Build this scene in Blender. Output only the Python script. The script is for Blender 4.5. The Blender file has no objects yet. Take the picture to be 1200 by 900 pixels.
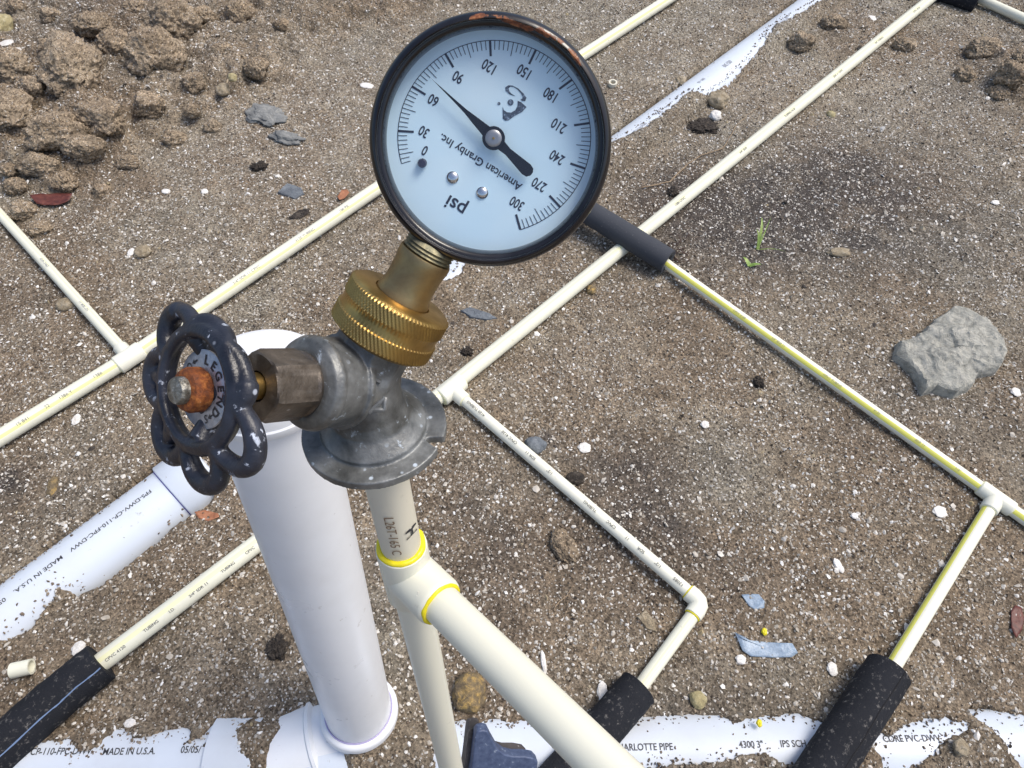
import bpy, math, random
import numpy as np
from mathutils import Vector, Matrix, noise as mnoise

random.seed(7); rng = np.random.default_rng(7)
sc = bpy.context.scene
PI = math.pi
R = math.radians

# ------------------------------------------------------------------ camera, sky, sun, exposure
TILT = R(34.0)          # camera looks 34 degrees off straight down
H = 0.844               # metres above the soil
F = 831.0               # focal length in photo pixels (1200 wide)
CAM = Vector((0, 0, H))
RIGHT = Vector((1, 0, 0)); UP = Vector((0, math.cos(TILT), math.sin(TILT))); FWD = Vector((0, math.sin(TILT), -math.cos(TILT)))
cd = bpy.data.cameras.new('camera'); cam = bpy.data.objects.new('camera', cd); sc.collection.objects.link(cam)
cd.sensor_width = 36; cd.lens = F / 1200 * 36; cd.clip_start = 0.005; cd.clip_end = 2000
cam.location = CAM; cam.rotation_euler = (TILT, 0, 0); sc.camera = cam
SUN_EL, SUN_AZ = R(60), R(78)
w = bpy.data.worlds.new('World'); sc.world = w; w.use_nodes = True
nt = w.node_tree; nt.nodes.clear()
sky = nt.nodes.new('ShaderNodeTexSky'); sky.sky_type = 'NISHITA'; sky.sun_disc = False
sky.sun_elevation = SUN_EL; sky.sun_rotation = SUN_AZ; sky.dust_density = 3.5; sky.air_density = 1.0; sky.ozone_density = 1.0
bg = nt.nodes.new('ShaderNodeBackground'); bg.inputs[1].default_value = 0.14
wo = nt.nodes.new('ShaderNodeOutputWorld')
nt.links.new(sky.outputs[0], bg.inputs[0]); nt.links.new(bg.outputs[0], wo.inputs[0])
sd = bpy.data.lights.new('sun', 'SUN'); sd.energy = 1.7; sd.angle = R(24); sd.color = (1.0, 0.95, 0.86)
so = bpy.data.objects.new('sun', sd); sc.collection.objects.link(so)
sdir = Vector((math.cos(SUN_EL) * math.sin(SUN_AZ), math.cos(SUN_EL) * math.cos(SUN_AZ), math.sin(SUN_EL)))
so.rotation_euler = sdir.to_track_quat('Z', 'Y').to_euler()
so.location = (0, 0, 5)
sc.view_settings.view_transform = 'Standard'; sc.view_settings.look = 'None'
sc.view_settings.exposure = 0.32; sc.view_settings.gamma = 1.0; sc.view_settings.use_curve_mapping = False

# ------------------------------------------------------------------ measuring helpers
def W(p):
    "point measured from the camera in mm (right, down, forward) -> world metres"
    return CAM + (RIGHT * p[0] - UP * p[1] + FWD * p[2]) * 0.001
def WD(p):
    return (RIGHT * p[0] - UP * p[1] + FWD * p[2]).normalized()
def G(px, py, z=0.0):
    d = RIGHT * ((px - 600) / F) - UP * ((py - 450) / F) + FWD
    return CAM + d * ((H - z) / -d.z)
def CP(px, py, D):
    return Vector(((px - 600) / F * D, (py - 450) / F * D, D))

# ------------------------------------------------------------------ mesh builder
def frame(axis, hint=None):
    a = Vector(axis).normalized()
    h = Vector(hint) if hint is not None else (Vector((0, 0, 1)) if abs(a.z) < .9 else Vector((1, 0, 0)))
    x = (h - a * h.dot(a)).normalized(); y = a.cross(x)
    return x, y, a

class MB:
    def __init__(s): s.v = []; s.f = []; s.m = []
    def add(s, vs, fs, mi=0):
        o = len(s.v); s.v.extend([Vector(v) for v in vs]); s.f.extend([[i + o for i in f] for f in fs]); s.m.extend([mi] * len(fs)); return s
    def lathe(s, o, axis, prof, seg=48, mi=0, hint=None, rfun=None):
        x, y, a = frame(axis, hint); o = Vector(o); vs = []; fs = []
        n = len(prof)
        for j, (r, h) in enumerate(prof):
            for i in range(seg):
                t = 2 * PI * i / seg; rr = r if rfun is None else rfun(r, h, t)
                vs.append(o + x * (rr * math.cos(t)) + y * (rr * math.sin(t)) + a * h)
        for j in range(n - 1):
            for i in range(seg):
                k = (i + 1) % seg
                fs.append((j * seg + i, j * seg + k, (j + 1) * seg + k, (j + 1) * seg + i))
        if prof[0][0] > 1e-7 and s_cap(prof, 0): fs.append(tuple(range(seg - 1, -1, -1)))
        if prof[-1][0] > 1e-7 and s_cap(prof, -1): fs.append(tuple((n - 1) * seg + i for i in range(seg)))
        s.add(vs, fs, mi); return s
    def cyl(s, o, axis, r, h0, h1, seg=48, mi=0, ch=0.0, hint=None):
        if ch: pr = [(r - ch, h0), (r, h0 + ch), (r, h1 - ch), (r - ch, h1)]
        else: pr = [(r, h0), (r, h1)]
        return s.lathe(o, axis, pr, seg, mi, hint)
    def tube(s, pts, rad, seg=24, mi=0, stripe=None, smi=1, up=(0, 0, 1), closed=False):
        pts = [Vector(p) for p in pts]; n = len(pts); vs = []; fs = []; ms = []
        if not isinstance(rad, (list, tuple)): rad = [rad] * n
        px = None
        for j, p in enumerate(pts):
            if closed: t = (pts[(j + 1) % n] - pts[j - 1]).normalized()
            else: t = (pts[min(j + 1, n - 1)] - pts[max(j - 1, 0)]).normalized()
            if px is None: u = Vector(up); x = (u - t * u.dot(t)).normalized()
            else: x = (px - t * px.dot(t)).normalized()
            px = x; y = t.cross(x)
            for i in range(seg):
                a = 2 * PI * i / seg; vs.append(p + (x * math.cos(a) + y * math.sin(a)) * rad[j])
        m = n if closed else n - 1
        for j in range(m):
            j2 = (j + 1) % n
            for i in range(seg):
                k = (i + 1) % seg; fs.append((j * seg + i, j * seg + k, j2 * seg + k, j2 * seg + i))
                mid = ((i + .5) / seg * 360 + 180) % 360 - 180
                ms.append(smi if stripe and stripe[0] <= mid <= stripe[1] else mi)
        if not closed:
            fs.append(tuple(range(seg - 1, -1, -1))); fs.append(tuple((n - 1) * seg + i for i in range(seg))); ms += [mi, mi]
        o = len(s.v); s.v.extend(vs); s.f.extend([[i + o for i in f] for f in fs]); s.m.extend(ms); return s
    def prism(s, poly, o, ex, ey, h0, h1, mi=0):
        ex = Vector(ex); ey = Vector(ey); ez = ex.cross(ey); o = Vector(o); n = len(poly)
        vs = [o + ex * p[0] + ey * p[1] + ez * h0 for p in poly] + [o + ex * p[0] + ey * p[1] + ez * h1 for p in poly]
        fs = [tuple(range(n - 1, -1, -1)), tuple(range(n, 2 * n))] + [(i, (i + 1) % n, (i + 1) % n + n, i + n) for i in range(n)]
        return s.add(vs, fs, mi)
    def done(s, name, mats, parent=None, ang=40, fix=False):
        if name in ('lettering', 'numeral') and getattr(s, 'cuts', None) and len(s.cuts) > 1:
            cuts = s.cuts + [(len(s.v), len(s.f))]
            for (v0, f0), (v1, f1) in zip(cuts[:-1], cuts[1:]):
                q = MB(); q.v = s.v[v0:v1]; q.f = [[i - v0 for i in f] for f in s.f[f0:f1]]; q.m = s.m[f0:f1]; ob = q.done(name, mats, parent, ang)
            return ob
        base = Vector((0, 0, 0))
        me = bpy.data.meshes.new(name)
        if parent is None:
            # origin at the lowest centre of the thing
            xs = [v.x for v in s.v]; ys = [v.y for v in s.v]; zs = [v.z for v in s.v]
            base = Vector(((min(xs) + max(xs)) / 2, (min(ys) + max(ys)) / 2, min(zs)))
        else:
            q = parent
            while q: base += q.location; q = q.parent
        me.from_pydata([v - base for v in s.v], [], s.f)
        if not isinstance(mats, (list, tuple)): mats = [mats]
        for m in mats: me.materials.append(m)
        if any(s.m): me.polygons.foreach_set('material_index', s.m)
        if fix:
            import bmesh
            b = bmesh.new(); b.from_mesh(me); bmesh.ops.recalc_face_normals(b, faces=b.faces); b.to_mesh(me); b.free()
        me.polygons.foreach_set('use_smooth', [ang > 0] * len(me.polygons))
        if ang > 0: me.set_sharp_from_angle(angle=R(ang))
        ob = bpy.data.objects.new(name, me); sc.collection.objects.link(ob)
        if parent is None: ob.location = base
        else: ob.parent = parent
        return ob
def s_cap(prof, i): return True

def thing(name, loc, label, cat, group=None):
    o = bpy.data.objects.new(name, None); o.empty_display_size = .02; sc.collection.objects.link(o); o.location = loc
    return tag(o, label, cat, group)
def tag(o, label, cat, group=None):
    o['label'] = label; o['category'] = cat
    if group: o['group'] = group
    return o

# ------------------------------------------------------------------ text as thin mesh mapped through a function
_tc = {}
def glyphs(txt, size=1.0, xs=1.0, bold=0.0):
    key = (txt, bold)
    if key not in _tc:
        c = bpy.data.curves.new('lettering', 'FONT'); c.body = txt; c.size = 1.0; c.align_x = 'CENTER'; c.align_y = 'CENTER'; c.resolution_u = 3
        c.offset = bold
        o = bpy.data.objects.new('lettering', c); sc.collection.objects.link(o)
        dg = bpy.context.evaluated_depsgraph_get(); e = o.evaluated_get(dg); me = e.to_mesh()
        vs = [tuple(v.co) for v in me.vertices]; fs = [tuple(p.vertices) for p in me.polygons]
        e.to_mesh_clear(); bpy.data.objects.remove(o); bpy.data.curves.remove(c)
        _tc[key] = (vs, fs)
    vs, fs = _tc[key]
    return [(v[0] * size * xs, v[1] * size) for v in vs], fs
def text_plane(mb, txt, o, ex, ey, size, xs=1.0, bold=0.0, mi=0):
    vs, fs = glyphs(txt, size, xs, bold)
    ex = Vector(ex); ey = Vector(ey); o = Vector(o)
    mb.__dict__.setdefault('cuts', []).append((len(mb.v), len(mb.f)))
    mb.add([o + ex * x + ey * y for x, y in vs], fs, mi)
def text_pipe(mb, txt, p, d, out, r, size, xs=1.0, bold=0.0, flip=1, mi=0):
    "lettering lying on a cylinder: p a point on the axis, d reading direction, out the radial direction of the middle of the letters"
    d = Vector(d).normalized(); out = Vector(out); out = (out - d * out.dot(d)).normalized(); side = out.cross(d)
    vs, fs = glyphs(txt, size, xs, bold); rr = r + .0005
    mb.__dict__.setdefault('cuts', []).append((len(mb.v), len(mb.f)))
    mb.add([p + d * x + (out * math.cos(y / rr) + side * math.sin(y / rr)) * rr for x, y in vs], fs, mi)

# ------------------------------------------------------------------ materials
def mat(name, base=(.5, .5, .5), rough=.5, metal=0.0, spec=.5, coat=0.0):
    m = bpy.data.materials.new(name); m.use_nodes = True; n = m.node_tree; b = n.nodes['Principled BSDF']
    b.inputs['Base Color'].default_value = (*base, 1); b.inputs['Roughness'].default_value = rough
    b.inputs['Metallic'].default_value = metal; b.inputs['Specular IOR Level'].default_value = spec; b.inputs['Coat Weight'].default_value = coat
    return m, n, b
def nd(n, t, **k):
    x = n.nodes.new(t)
    for a, v in k.items(): setattr(x, a, v)
    return x
def coords(n, kind='Object'):
    return nd(n, 'ShaderNodeTexCoord').outputs[kind]
def noise(n, scale, detail=4, rough=.55, vec=None, dist=0):
    x = nd(n, 'ShaderNodeTexNoise'); x.inputs['Scale'].default_value = scale; x.inputs['Detail'].default_value = detail; x.inputs['Roughness'].default_value = rough
    x.inputs['Distortion'].default_value = dist
    if vec is not None: n.links.new(vec, x.inputs['Vector'])
    return x
def ramp(n, src, stops, interp='LINEAR'):
    r = nd(n, 'ShaderNodeValToRGB'); r.color_ramp.interpolation = interp; e = r.color_ramp.elements
    while len(e) < len(stops): e.new(.5)
    for k, (p, c) in enumerate(stops):
        e[k].position = p; e[k].color = (*c, 1) if isinstance(c, (tuple, list)) else (c, c, c, 1)
    n.links.new(src, r.inputs[0]); return r.outputs[0]
def mix(n, fac, a, b, mode='MIX'):
    x = nd(n, 'ShaderNodeMix', data_type='RGBA', blend_type=mode)
    if isinstance(fac, (int, float)): x.inputs[0].default_value = fac
    else: n.links.new(fac, x.inputs[0])
    for i, c in ((6, a), (7, b)):
        if isinstance(c, tuple): x.inputs[i].default_value = (*c, 1)
        else: n.links.new(c, x.inputs[i])
    return x.outputs[2]
def bump(n, b, src, strength=.3, dist=.001, prev=None):
    x = nd(n, 'ShaderNodeBump'); x.inputs['Strength'].default_value = strength; x.inputs['Distance'].default_value = dist
    n.links.new(src, x.inputs['Height'])
    if prev is not None: n.links.new(prev, x.inputs['Normal'])
    n.links.new(x.outputs[0], b.inputs['Normal']); return x.outputs[0]

def pvc(name, base, rough=.32, dirt=.5, dirtcol=(.32, .27, .2), speck=True):
    m, n, b = mat(name, base, rough); c = coords(n)
    c1 = noise(n, 9, 5, .6, c); f = ramp(n, c1.outputs[0], [(.45, 0.0), (.75, .16 * dirt)])
    col = mix(n, f, base, dirtcol)
    c2 = noise(n, 90, 4, .7, c); f2 = ramp(n, c2.outputs[0], [(.66, 0.0), (.72, .35 * dirt)])
    col = mix(n, f2, col, tuple(x * .8 for x in dirtcol))
    n.links.new(col, b.inputs['Base Color'])
    n.links.new(ramp(n, c1.outputs[0], [(.3, rough - .07), (.7, rough + .15)]), b.inputs['Roughness'])
    c3 = noise(n, 500, 2, .5, c); bump(n, b, c3.outputs[0], .05, .0004)
    b.inputs['Subsurface Weight'].default_value = .0
    return m
M_PVC = pvc('white_pvc', (.84, .86, .89), .3, 1.0)
M_PVCD = pvc('drain_white_pvc', (.66, .72, .80), .35, 1.2)
M_CPVC = pvc('cream_cpvc', (.84, .83, .68), .33, .8)
M_CPVCF = pvc('cream_cpvc_fitting', (.86, .85, .72), .36, .6)
M_CPVCR = pvc('riser_cream_cpvc', (.82, .81, .68), .33, .6)
M_TAN = pvc('tan_cpvc', (.72, .68, .56), .4, .3)
M_YEL = mat('yellow_stripe', (.80, .78, .16), .4)[0]
M_YELP = mat('pale_yellow_stripe', (.85, .84, .54), .4)[0]
M_YELA = mat('soft_yellow_stripe', (.84, .82, .36), .4)[0]
M_CEM, n_, b_ = mat('yellow_cement', (.85, .72, .02), .25)
bump(n_, b_, noise(n_, 300, 3, .5, coords(n_)).outputs[0], .3, .001)
M_PURP = mat('purple_primer', (.12, .07, .42), .4)[0]
M_INK = mat('black_ink', (.03, .03, .035), .5)[0]
M_INKG = mat('grey_ink', (.22, .22, .24), .6)[0]
M_INKB = mat('brown_ink', (.20, .13, .08), .6)[0]

# foam
M_FOAM, n, b = mat('black_foam', (.022, .024, .03), .85, 0, .2); c = coords(n)
v = nd(n, 'ShaderNodeTexVoronoi'); v.inputs['Scale'].default_value = 420; n.links.new(c, v.inputs['Vector'])
q = noise(n, 160, 6, .75, c); f = ramp(n, q.outputs[0], [(.565, 0.), (.67, .8)])
n.links.new(mix(n, f, mix(n, noise(n, 15, 3, .5, c).outputs[0], (.009, .010, .013), (.028, .030, .037)), (.19, .18, .17)), b.inputs['Base Color'])
bump(n, b, q.outputs[0], .5, .001, bump(n, b, v.outputs[0], .4, .0008))
M_FOAMG, n, b = mat('grey_foam', (.06, .065, .075), .8, 0, .3); c = coords(n)
q = noise(n, 300, 4, .7, c); f = ramp(n, q.outputs[0], [(.62, 0.), (.72, .5)])
n.links.new(mix(n, f, (.055, .06, .072), (.2, .2, .2)), b.inputs['Base Color']); bump(n, b, q.outputs[0], .5, .0008)
M_SLIT = mat('foam_slit_glue', (.18, .26, .42), .25)[0]
M_DARK = mat('dark_gap', (.006, .006, .008), .9)[0]

# metals
def cast(name, c1, c2, fleck, metal=.75, rough=.45, fl=(.66, .72), sc1=120):
    m, n, b = mat(name, c1, rough, metal); c = coords(n)
    a = noise(n, sc1, 5, .65, c); col = mix(n, ramp(n, a.outputs[0], [(.3, 0.), (.7, 1.)]), c1, c2)
    v = nd(n, 'ShaderNodeTexVoronoi'); v.inputs['Scale'].default_value = 190; v.inputs['Randomness'].default_value = 1; n.links.new(c, v.inputs['Vector'])
    k = noise(n, 260, 5, .7, c, .4); f = ramp(n, k.outputs[0], [(fl[0], 0.), (fl[1], 1.)])
    f2 = ramp(n, v.outputs['Distance'], [(.10, 1.), (.16, 0.)]); g = noise(n, 60, 2, .5, c); f3 = ramp(n, g.outputs[0], [(.5, 0.), (.6, 1.)])
    ff = mix(n, f3, (0., 0., 0.), f2); ff = mix(n, 1.0, ff, f, 'LIGHTEN')
    n.links.new(mix(n, ff, col, fleck), b.inputs['Base Color'])
    lg = noise(n, 45, 4, .6, c, .6); b2 = ramp(n, lg.outputs[0], [(.35, .45), (.5, .95), (.66, 1.5)])
    cur = b.inputs['Base Color'].links[0].from_socket; n.links.new(mix(n, .85, cur, b2, 'MULTIPLY'), b.inputs['Base Color'])
    mm = nd(n, 'ShaderNodeMath', operation='MULTIPLY_ADD'); n.links.new(ff, mm.inputs[0]); mm.inputs[1].default_value = -metal; mm.inputs[2].default_value = metal
    n.links.new(mm.outputs[0], b.inputs['Metallic'])
    n.links.new(ramp(n, a.outputs[0], [(.3, rough - .12), (.7, rough + .18)]), b.inputs['Roughness'])
    bump(n, b, a.outputs[0], .45, .0012, bump(n, b, noise(n, 900, 3, .6, c).outputs[0], .3, .0003))
    return m
M_VALVE = cast('weathered_bronze', (.085, .088, .085), (.25, .26, .262), (.48, .55, .62), .4, .4, (.62, .72), 90)
M_FLANGE = M_VALVE
M_NUT = cast('dull_brown_brass', (.085, .07, .058), (.19, .16, .13), (.55, .55, .55), .7, .42, (.7, .74))
M_WHEEL = cast('black_painted_iron', (.012, .014, .022), (.03, .034, .05), (.42, .46, .54), .0, .36, (.61, .67))
def brass(name, col, dark, rough, sc1=70, metal=1.0):
    m, n, b = mat(name, col, rough, metal); c = coords(n)
    a = noise(n, sc1, 5, .6, c, .3); n.links.new(mix(n, ramp(n, a.outputs[0], [(.35, 0.), (.7, 1.)]), col, dark), b.inputs['Base Color'])
    n.links.new(ramp(n, a.outputs[0], [(.3, rough - .08), (.7, rough + .15)]), b.inputs['Roughness'])
    bump(n, b, noise(n, 700, 4, .6, c).outputs[0], .25, .0003); return m
M_BRASS = brass('polished_brass', (.58, .39, .13), (.32, .21, .08), .34)
M_BRASSD = brass('tarnished_brass', (.44, .32, .15), (.20, .15, .09), .42, 90)
M_THREAD = brass('dirty_brass_thread', (.36, .32, .20), (.10, .11, .09), .5, 300, .8)
M_RUST, n, b = mat('rusted_steel', (.3, .1, .03), .7, .2); c = coords(n); a = noise(n, 350, 6, .7, c)
n.links.new(ramp(n, a.outputs[0], [(.3, (.07, .03, .02)), (.5, (.26, .075, .02)), (.62, (.48, .17, .04)), (.72, (.55, .45, .38))]), b.inputs['Base Color']); bump(n, b, a.outputs[0], .8, .001)
M_STEEL, n, b = mat('worn_steel', (.32, .31, .28), .4, .8); c = coords(n); a = noise(n, 500, 5, .7, c)
n.links.new(ramp(n, a.outputs[0], [(.35, (.10, .09, .07)), (.6, (.35, .34, .30)), (.7, (.7, .7, .7))]), b.inputs['Base Color']); bump(n, b, a.outputs[0], .7, .0008)
M_CHROME = mat('polished_steel', (.7, .72, .75), .12, 1.0)[0]
M_WASH, n, b = mat('aluminium_plate', (.45, .46, .50), .4, .65); c = coords(n); a = noise(n, 600, 4, .6, c)
n.links.new(ramp(n, a.outputs[0], [(.3, (.36, .37, .41)), (.7, (.60, .61, .65))]), b.inputs['Base Color']); bump(n, b, a.outputs[0], .3, .0003)

# gauge materials
M_BEZEL, n, b = mat('black_gauge_rim', (.012, .012, .016), .28, 0, .5, .2); c = coords(n)
at = nd(n, 'ShaderNodeAttribute'); at.attribute_name = 'rust'
a = noise(n, 260, 6, .7, c)
mm = nd(n, 'ShaderNodeMath', operation='MULTIPLY'); n.links.new(at.outputs['Fac'], mm.inputs[0])
n.links.new(ramp(n, a.outputs[0], [(.32, .2), (.55, 1.)]), mm.inputs[1])
rf = ramp(n, mm.outputs[0], [(.36, 0.), (.46, 1.)])
rc = ramp(n, noise(n, 500, 5, .7, c).outputs[0], [(.3, (.05, .02, .012)), (.5, (.20, .06, .02)), (.7, (.48, .20, .08))])
sm = noise(n, 70, 5, .6, c)
n.links.new(mix(n, rf, mix(n, ramp(n, sm.outputs[0], [(.5, 0.), (.85, .35)]), (.006, .006, .009), (.04, .042, .055)), rc), b.inputs['Base Color'])
n.links.new(mix(n, rf, ramp(n, sm.outputs[0], [(.3, .12), (.7, .26)]), (.8, .8, .8)), b.inputs['Roughness'])
M_DIAL, n, b = mat('dial_white', (.60, .76, .92), .45); c = coords(n)
n.links.new(mix(n, ramp(n, noise(n, 40, 3, .5, c).outputs[0], [(.35, 0.), (.75, 1.)]), (.62, .84, .98), (.70, .88, .98)), b.inputs['Base Color'])
M_DIALINK = mat('dial_ink', (.02, .025, .05), .5)[0]
M_DIALGREY, n, b = mat('worn_dial_ink', (.1, .14, .2), .5); c = coords(n)
n.links.new(ramp(n, noise(n, 900, 4, .7, c).outputs[0], [(.4, (.03, .04, .07)), (.56, (.09, .13, .19)), (.66, (.35, .45, .6))]), b.inputs['Base Color'])
M_NEEDLE = mat('black_needle', (.008, .009, .014), .25)[0]
M_GLASS = bpy.data.materials.new('clear_lens'); M_GLASS.use_nodes = True; n = M_GLASS.node_tree; n.nodes.clear()
tr = nd(n, 'ShaderNodeBsdfTransparent'); gl = nd(n, 'ShaderNodeBsdfGlossy'); gl.inputs['Roughness'].default_value = .05
lw = nd(n, 'ShaderNodeLayerWeight'); lw.inputs[0].default_value = .5
pw = nd(n, 'ShaderNodeMath', operation='POWER'); n.links.new(lw.outputs['Facing'], pw.inputs[0]); pw.inputs[1].default_value = 5
fr = nd(n, 'ShaderNodeMath', operation='MULTIPLY_ADD'); n.links.new(pw.outputs[0], fr.inputs[0]); fr.inputs[1].default_value = .9; fr.inputs[2].default_value = .06
mx = nd(n, 'ShaderNodeMixShader'); ou = nd(n, 'ShaderNodeOutputMaterial')
n.links.new(fr.outputs[0], mx.inputs[0]); n.links.new(tr.outputs[0], mx.inputs[1]); n.links.new(gl.outputs[0], mx.inputs[2]); n.links.new(mx.outputs[0], ou.inputs[0])

# soil: brown sandy earth full of shell grit
def soil(name, attr=True, k=1.0):
    m, n, b = mat(name, (.2, .16, .12), .85, 0, .35)
    g = nd(n, 'ShaderNodeNewGeometry').outputs['Position']
    big = noise(n, 3.2, 4, .55, g); med = noise(n, 24, 5, .65, g); fin = noise(n, 260, 5, .75, g)
    brown = mix(n, ramp(n, med.outputs[0], [(.32, 0.), (.68, 1.)]), (.136 * k, .104 * k, .071 * k), (.252 * k, .198 * k, .140 * k))
    grey = mix(n, ramp(n, med.outputs[0], [(.32, 0.), (.68, 1.)]), (.134 * k, .118 * k, .093 * k), (.262 * k, .236 * k, .188 * k))
    if attr:
        a1 = nd(n, 'ShaderNodeAttribute'); a1.attribute_name = 'greyness'
        col = mix(n, a1.outputs['Fac'], brown, grey)
        a2 = nd(n, 'ShaderNodeAttribute'); a2.attribute_name = 'stain'
        col = mix(n, a2.outputs['Fac'], col, (.062, .056, .058))
        a3 = nd(n, 'ShaderNodeAttribute'); a3.attribute_name = 'pale'
        col = mix(n, a3.outputs['Fac'], col, (.52, .46, .37))
    else: col = mix(n, ramp(n, big.outputs[0], [(.35, 0.), (.65, .25)]), brown, grey)
    # grains
    v = nd(n, 'ShaderNodeTexVoronoi'); v.inputs['Scale'].default_value = 420; n.links.new(g, v.inputs['Vector'])
    gr = ramp(n, v.outputs['Color'], [(.0, (.35, .33, .31)), (.3, (.75, .74, .72)), (.6, (1.05, 1.03, 1.0)), (.84, (1.45, 1.42, 1.38))], 'CONSTANT')
    col = mix(n, .85, col, gr, 'MULTIPLY')
    fd = ramp(n, fin.outputs[0], [(.30, .35), (.5, 1.), (.75, 1.5)])
    col = mix(n, .9, col, fd, 'MULTIPLY')
    v2 = nd(n, 'ShaderNodeTexVoronoi'); v2.inputs['Scale'].default_value = 300; n.links.new(g, v2.inputs['Vector'])
    sel = ramp(n, v2.outputs['Color'], [(.72, 0.), (.76, 1.)]); near = ramp(n, v2.outputs['Distance'], [(.28, 1.), (.36, 0.)])
    ch = mix(n, 1., sel, near, 'MULTIPLY')
    col = mix(n, ch, col, mix(n, med.outputs[0], (.42, .39, .34), (.80, .76, .70)))
    n.links.new(col, b.inputs['Base Color'])
    p = bump(n, b, fin.outputs[0], .9, .004)
    p = bump(n, b, v.outputs['Distance'], .6, .0015, p)
    return m
M_SOIL = soil('shelly_soil', True, 1.55)
M_CLOD = soil('clod_soil', False, 2.15)
def vari(name, stops, rough=.7, scale=1.0, b_s=.2):
    m, n, b = mat(name, (.5, .5, .5), rough)
    oi = nd(n, 'ShaderNodeAttribute'); oi.attribute_name = 'tint'
    n.links.new(ramp(n, oi.outputs['Fac'], stops), b.inputs['Base Color'])
    bump(n, b, noise(n, 500, 3, .6, coords(n)).outputs[0], b_s, .0006); return m
M_CHIP = vari('shell_chip', [(0, (.26, .22, .17)), (.3, (.40, .36, .30)), (.62, (.54, .50, .44)), (.88, (.70, .67, .62)), (1, (.86, .85, .82))], .5)
M_CRUMB = vari('soil_crumb', [(0, (.045, .036, .028)), (.4, (.12, .09, .065)), (.75, (.20, .155, .115)), (1, (.33, .27, .2))], .9)
def rock(name, c1, c2, c3, s1=40, s2=300, bs=.8, rough=.85):  # noise in world metres so the grain keeps its real size
    m, n, b = mat(name, c1, rough); c = nd(n, 'ShaderNodeNewGeometry').outputs['Position']
    a = noise(n, s1, 6, .65, c, .6); d = noise(n, s2, 5, .7, c)
    col = ramp(n, a.outputs[0], [(.3, c1), (.5, c2), (.72, c3)]); col = mix(n, .6, col, ramp(n, d.outputs[0], [(.3, .6), (.7, 1.3)]), 'MULTIPLY')
    n.links.new(col, b.inputs['Base Color']); p = bump(n, b, a.outputs[0], bs, .004); bump(n, b, d.outputs[0], bs * .6, .001, p); return m
M_GREYROCK = rock('grey_green_rock', (.25, .25, .22), (.40, .395, .35), (.55, .53, .46), 60, 260, 1.8)
M_TANROCK = rock('tan_stone', (.20, .155, .10), (.34, .28, .19), (.48, .42, .33), 120, 600)
M_OCHRE = rock('ochre_stone', (.11, .085, .06), (.22, .165, .09), (.58, .38, .12), 110, 600, 1.0)
M_SLATE = rock('blue_grey_chip', (.10, .11, .13), (.15, .17, .19), (.24, .26, .28))
M_BLACK = rock('charcoal', (.012, .009, .007), (.035, .027, .021), (.11, .09, .07), 200, 500)
M_SHELL = rock('white_shell', (.62, .58, .52), (.80, .77, .72), (.88, .86, .83), 60, 500, .3, .5)
M_YSTONE = rock('yellowish_stone', (.26, .21, .11), (.42, .36, .19), (.55, .50, .34), 140, 600)
M_CLAY = rock('grey_clay', (.12, .125, .125), (.22, .225, .22), (.38, .38, .36))
M_TAPE = rock('blue_scrap', (.17, .24, .34), (.27, .36, .47), (.50, .58, .66), 90, 600, .4, .4)
M_LEAFR = rock('red_brown_leaf', (.06, .018, .014), (.13, .035, .025), (.24, .09, .06), 60, 300, .3, .5)
M_LEAFO = rock('orange_leaf', (.26, .09, .04), (.38, .16, .08), (.48, .22, .12), 60, 300, .3, .6)
M_GRASS = rock('grass_green', (.12, .22, .04), (.24, .36, .08), (.40, .48, .14), 60, 300, .2, .5)
M_TWIG = rock('dry_root', (.22, .15, .09), (.34, .25, .16), (.45, .36, .25), 90, 400)
M_BLUEH, n, b = mat('slate_blue_plastic', (.06, .085, .16), .45); c = coords(n); a = noise(n, 220, 5, .7, c)
n.links.new(ramp(n, a.outputs[0], [(.35, (.045, .065, .13)), (.62, (.085, .115, .20)), (.7, (.35, .4, .48))]), b.inputs['Base Color']); bump(n, b, a.outputs[0], .4, .0006)
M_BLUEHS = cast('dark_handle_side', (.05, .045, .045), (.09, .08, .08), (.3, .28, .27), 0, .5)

# ------------------------------------------------------------------ noise for heights (numpy)
def vhash(ix, iy, s):
    h = (ix.astype(np.int64) * 374761393 + iy.astype(np.int64) * 668265263 + s * 974634777) & 0x7fffffff
    h = ((h ^ (h >> 13)) * 1274126177) & 0x7fffffff
    return ((h ^ (h >> 16)) & 0xffff) / 65535.0
def vnoise(x, y, s=0):
    ix = np.floor(x); iy = np.floor(y); fx = x - ix; fy = y - iy
    fx = fx * fx * (3 - 2 * fx); fy = fy * fy * (3 - 2 * fy)
    a = vhash(ix, iy, s); b = vhash(ix + 1, iy, s); c = vhash(ix, iy + 1, s); d = vhash(ix + 1, iy + 1, s)
    return (a * (1 - fx) + b * fx) * (1 - fy) + (c * (1 - fx) + d * fx) * fy
def fbm(x, y, o=4, s=0, g=.5):
    t = np.zeros_like(x); a = 1; n = 0
    for k in range(o):
        t += a * (vnoise(x * 2 ** k + k * 17.3, y * 2 ** k - k * 9.1, s + k) * 2 - 1); n += a; a *= g
    return t / n
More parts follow.
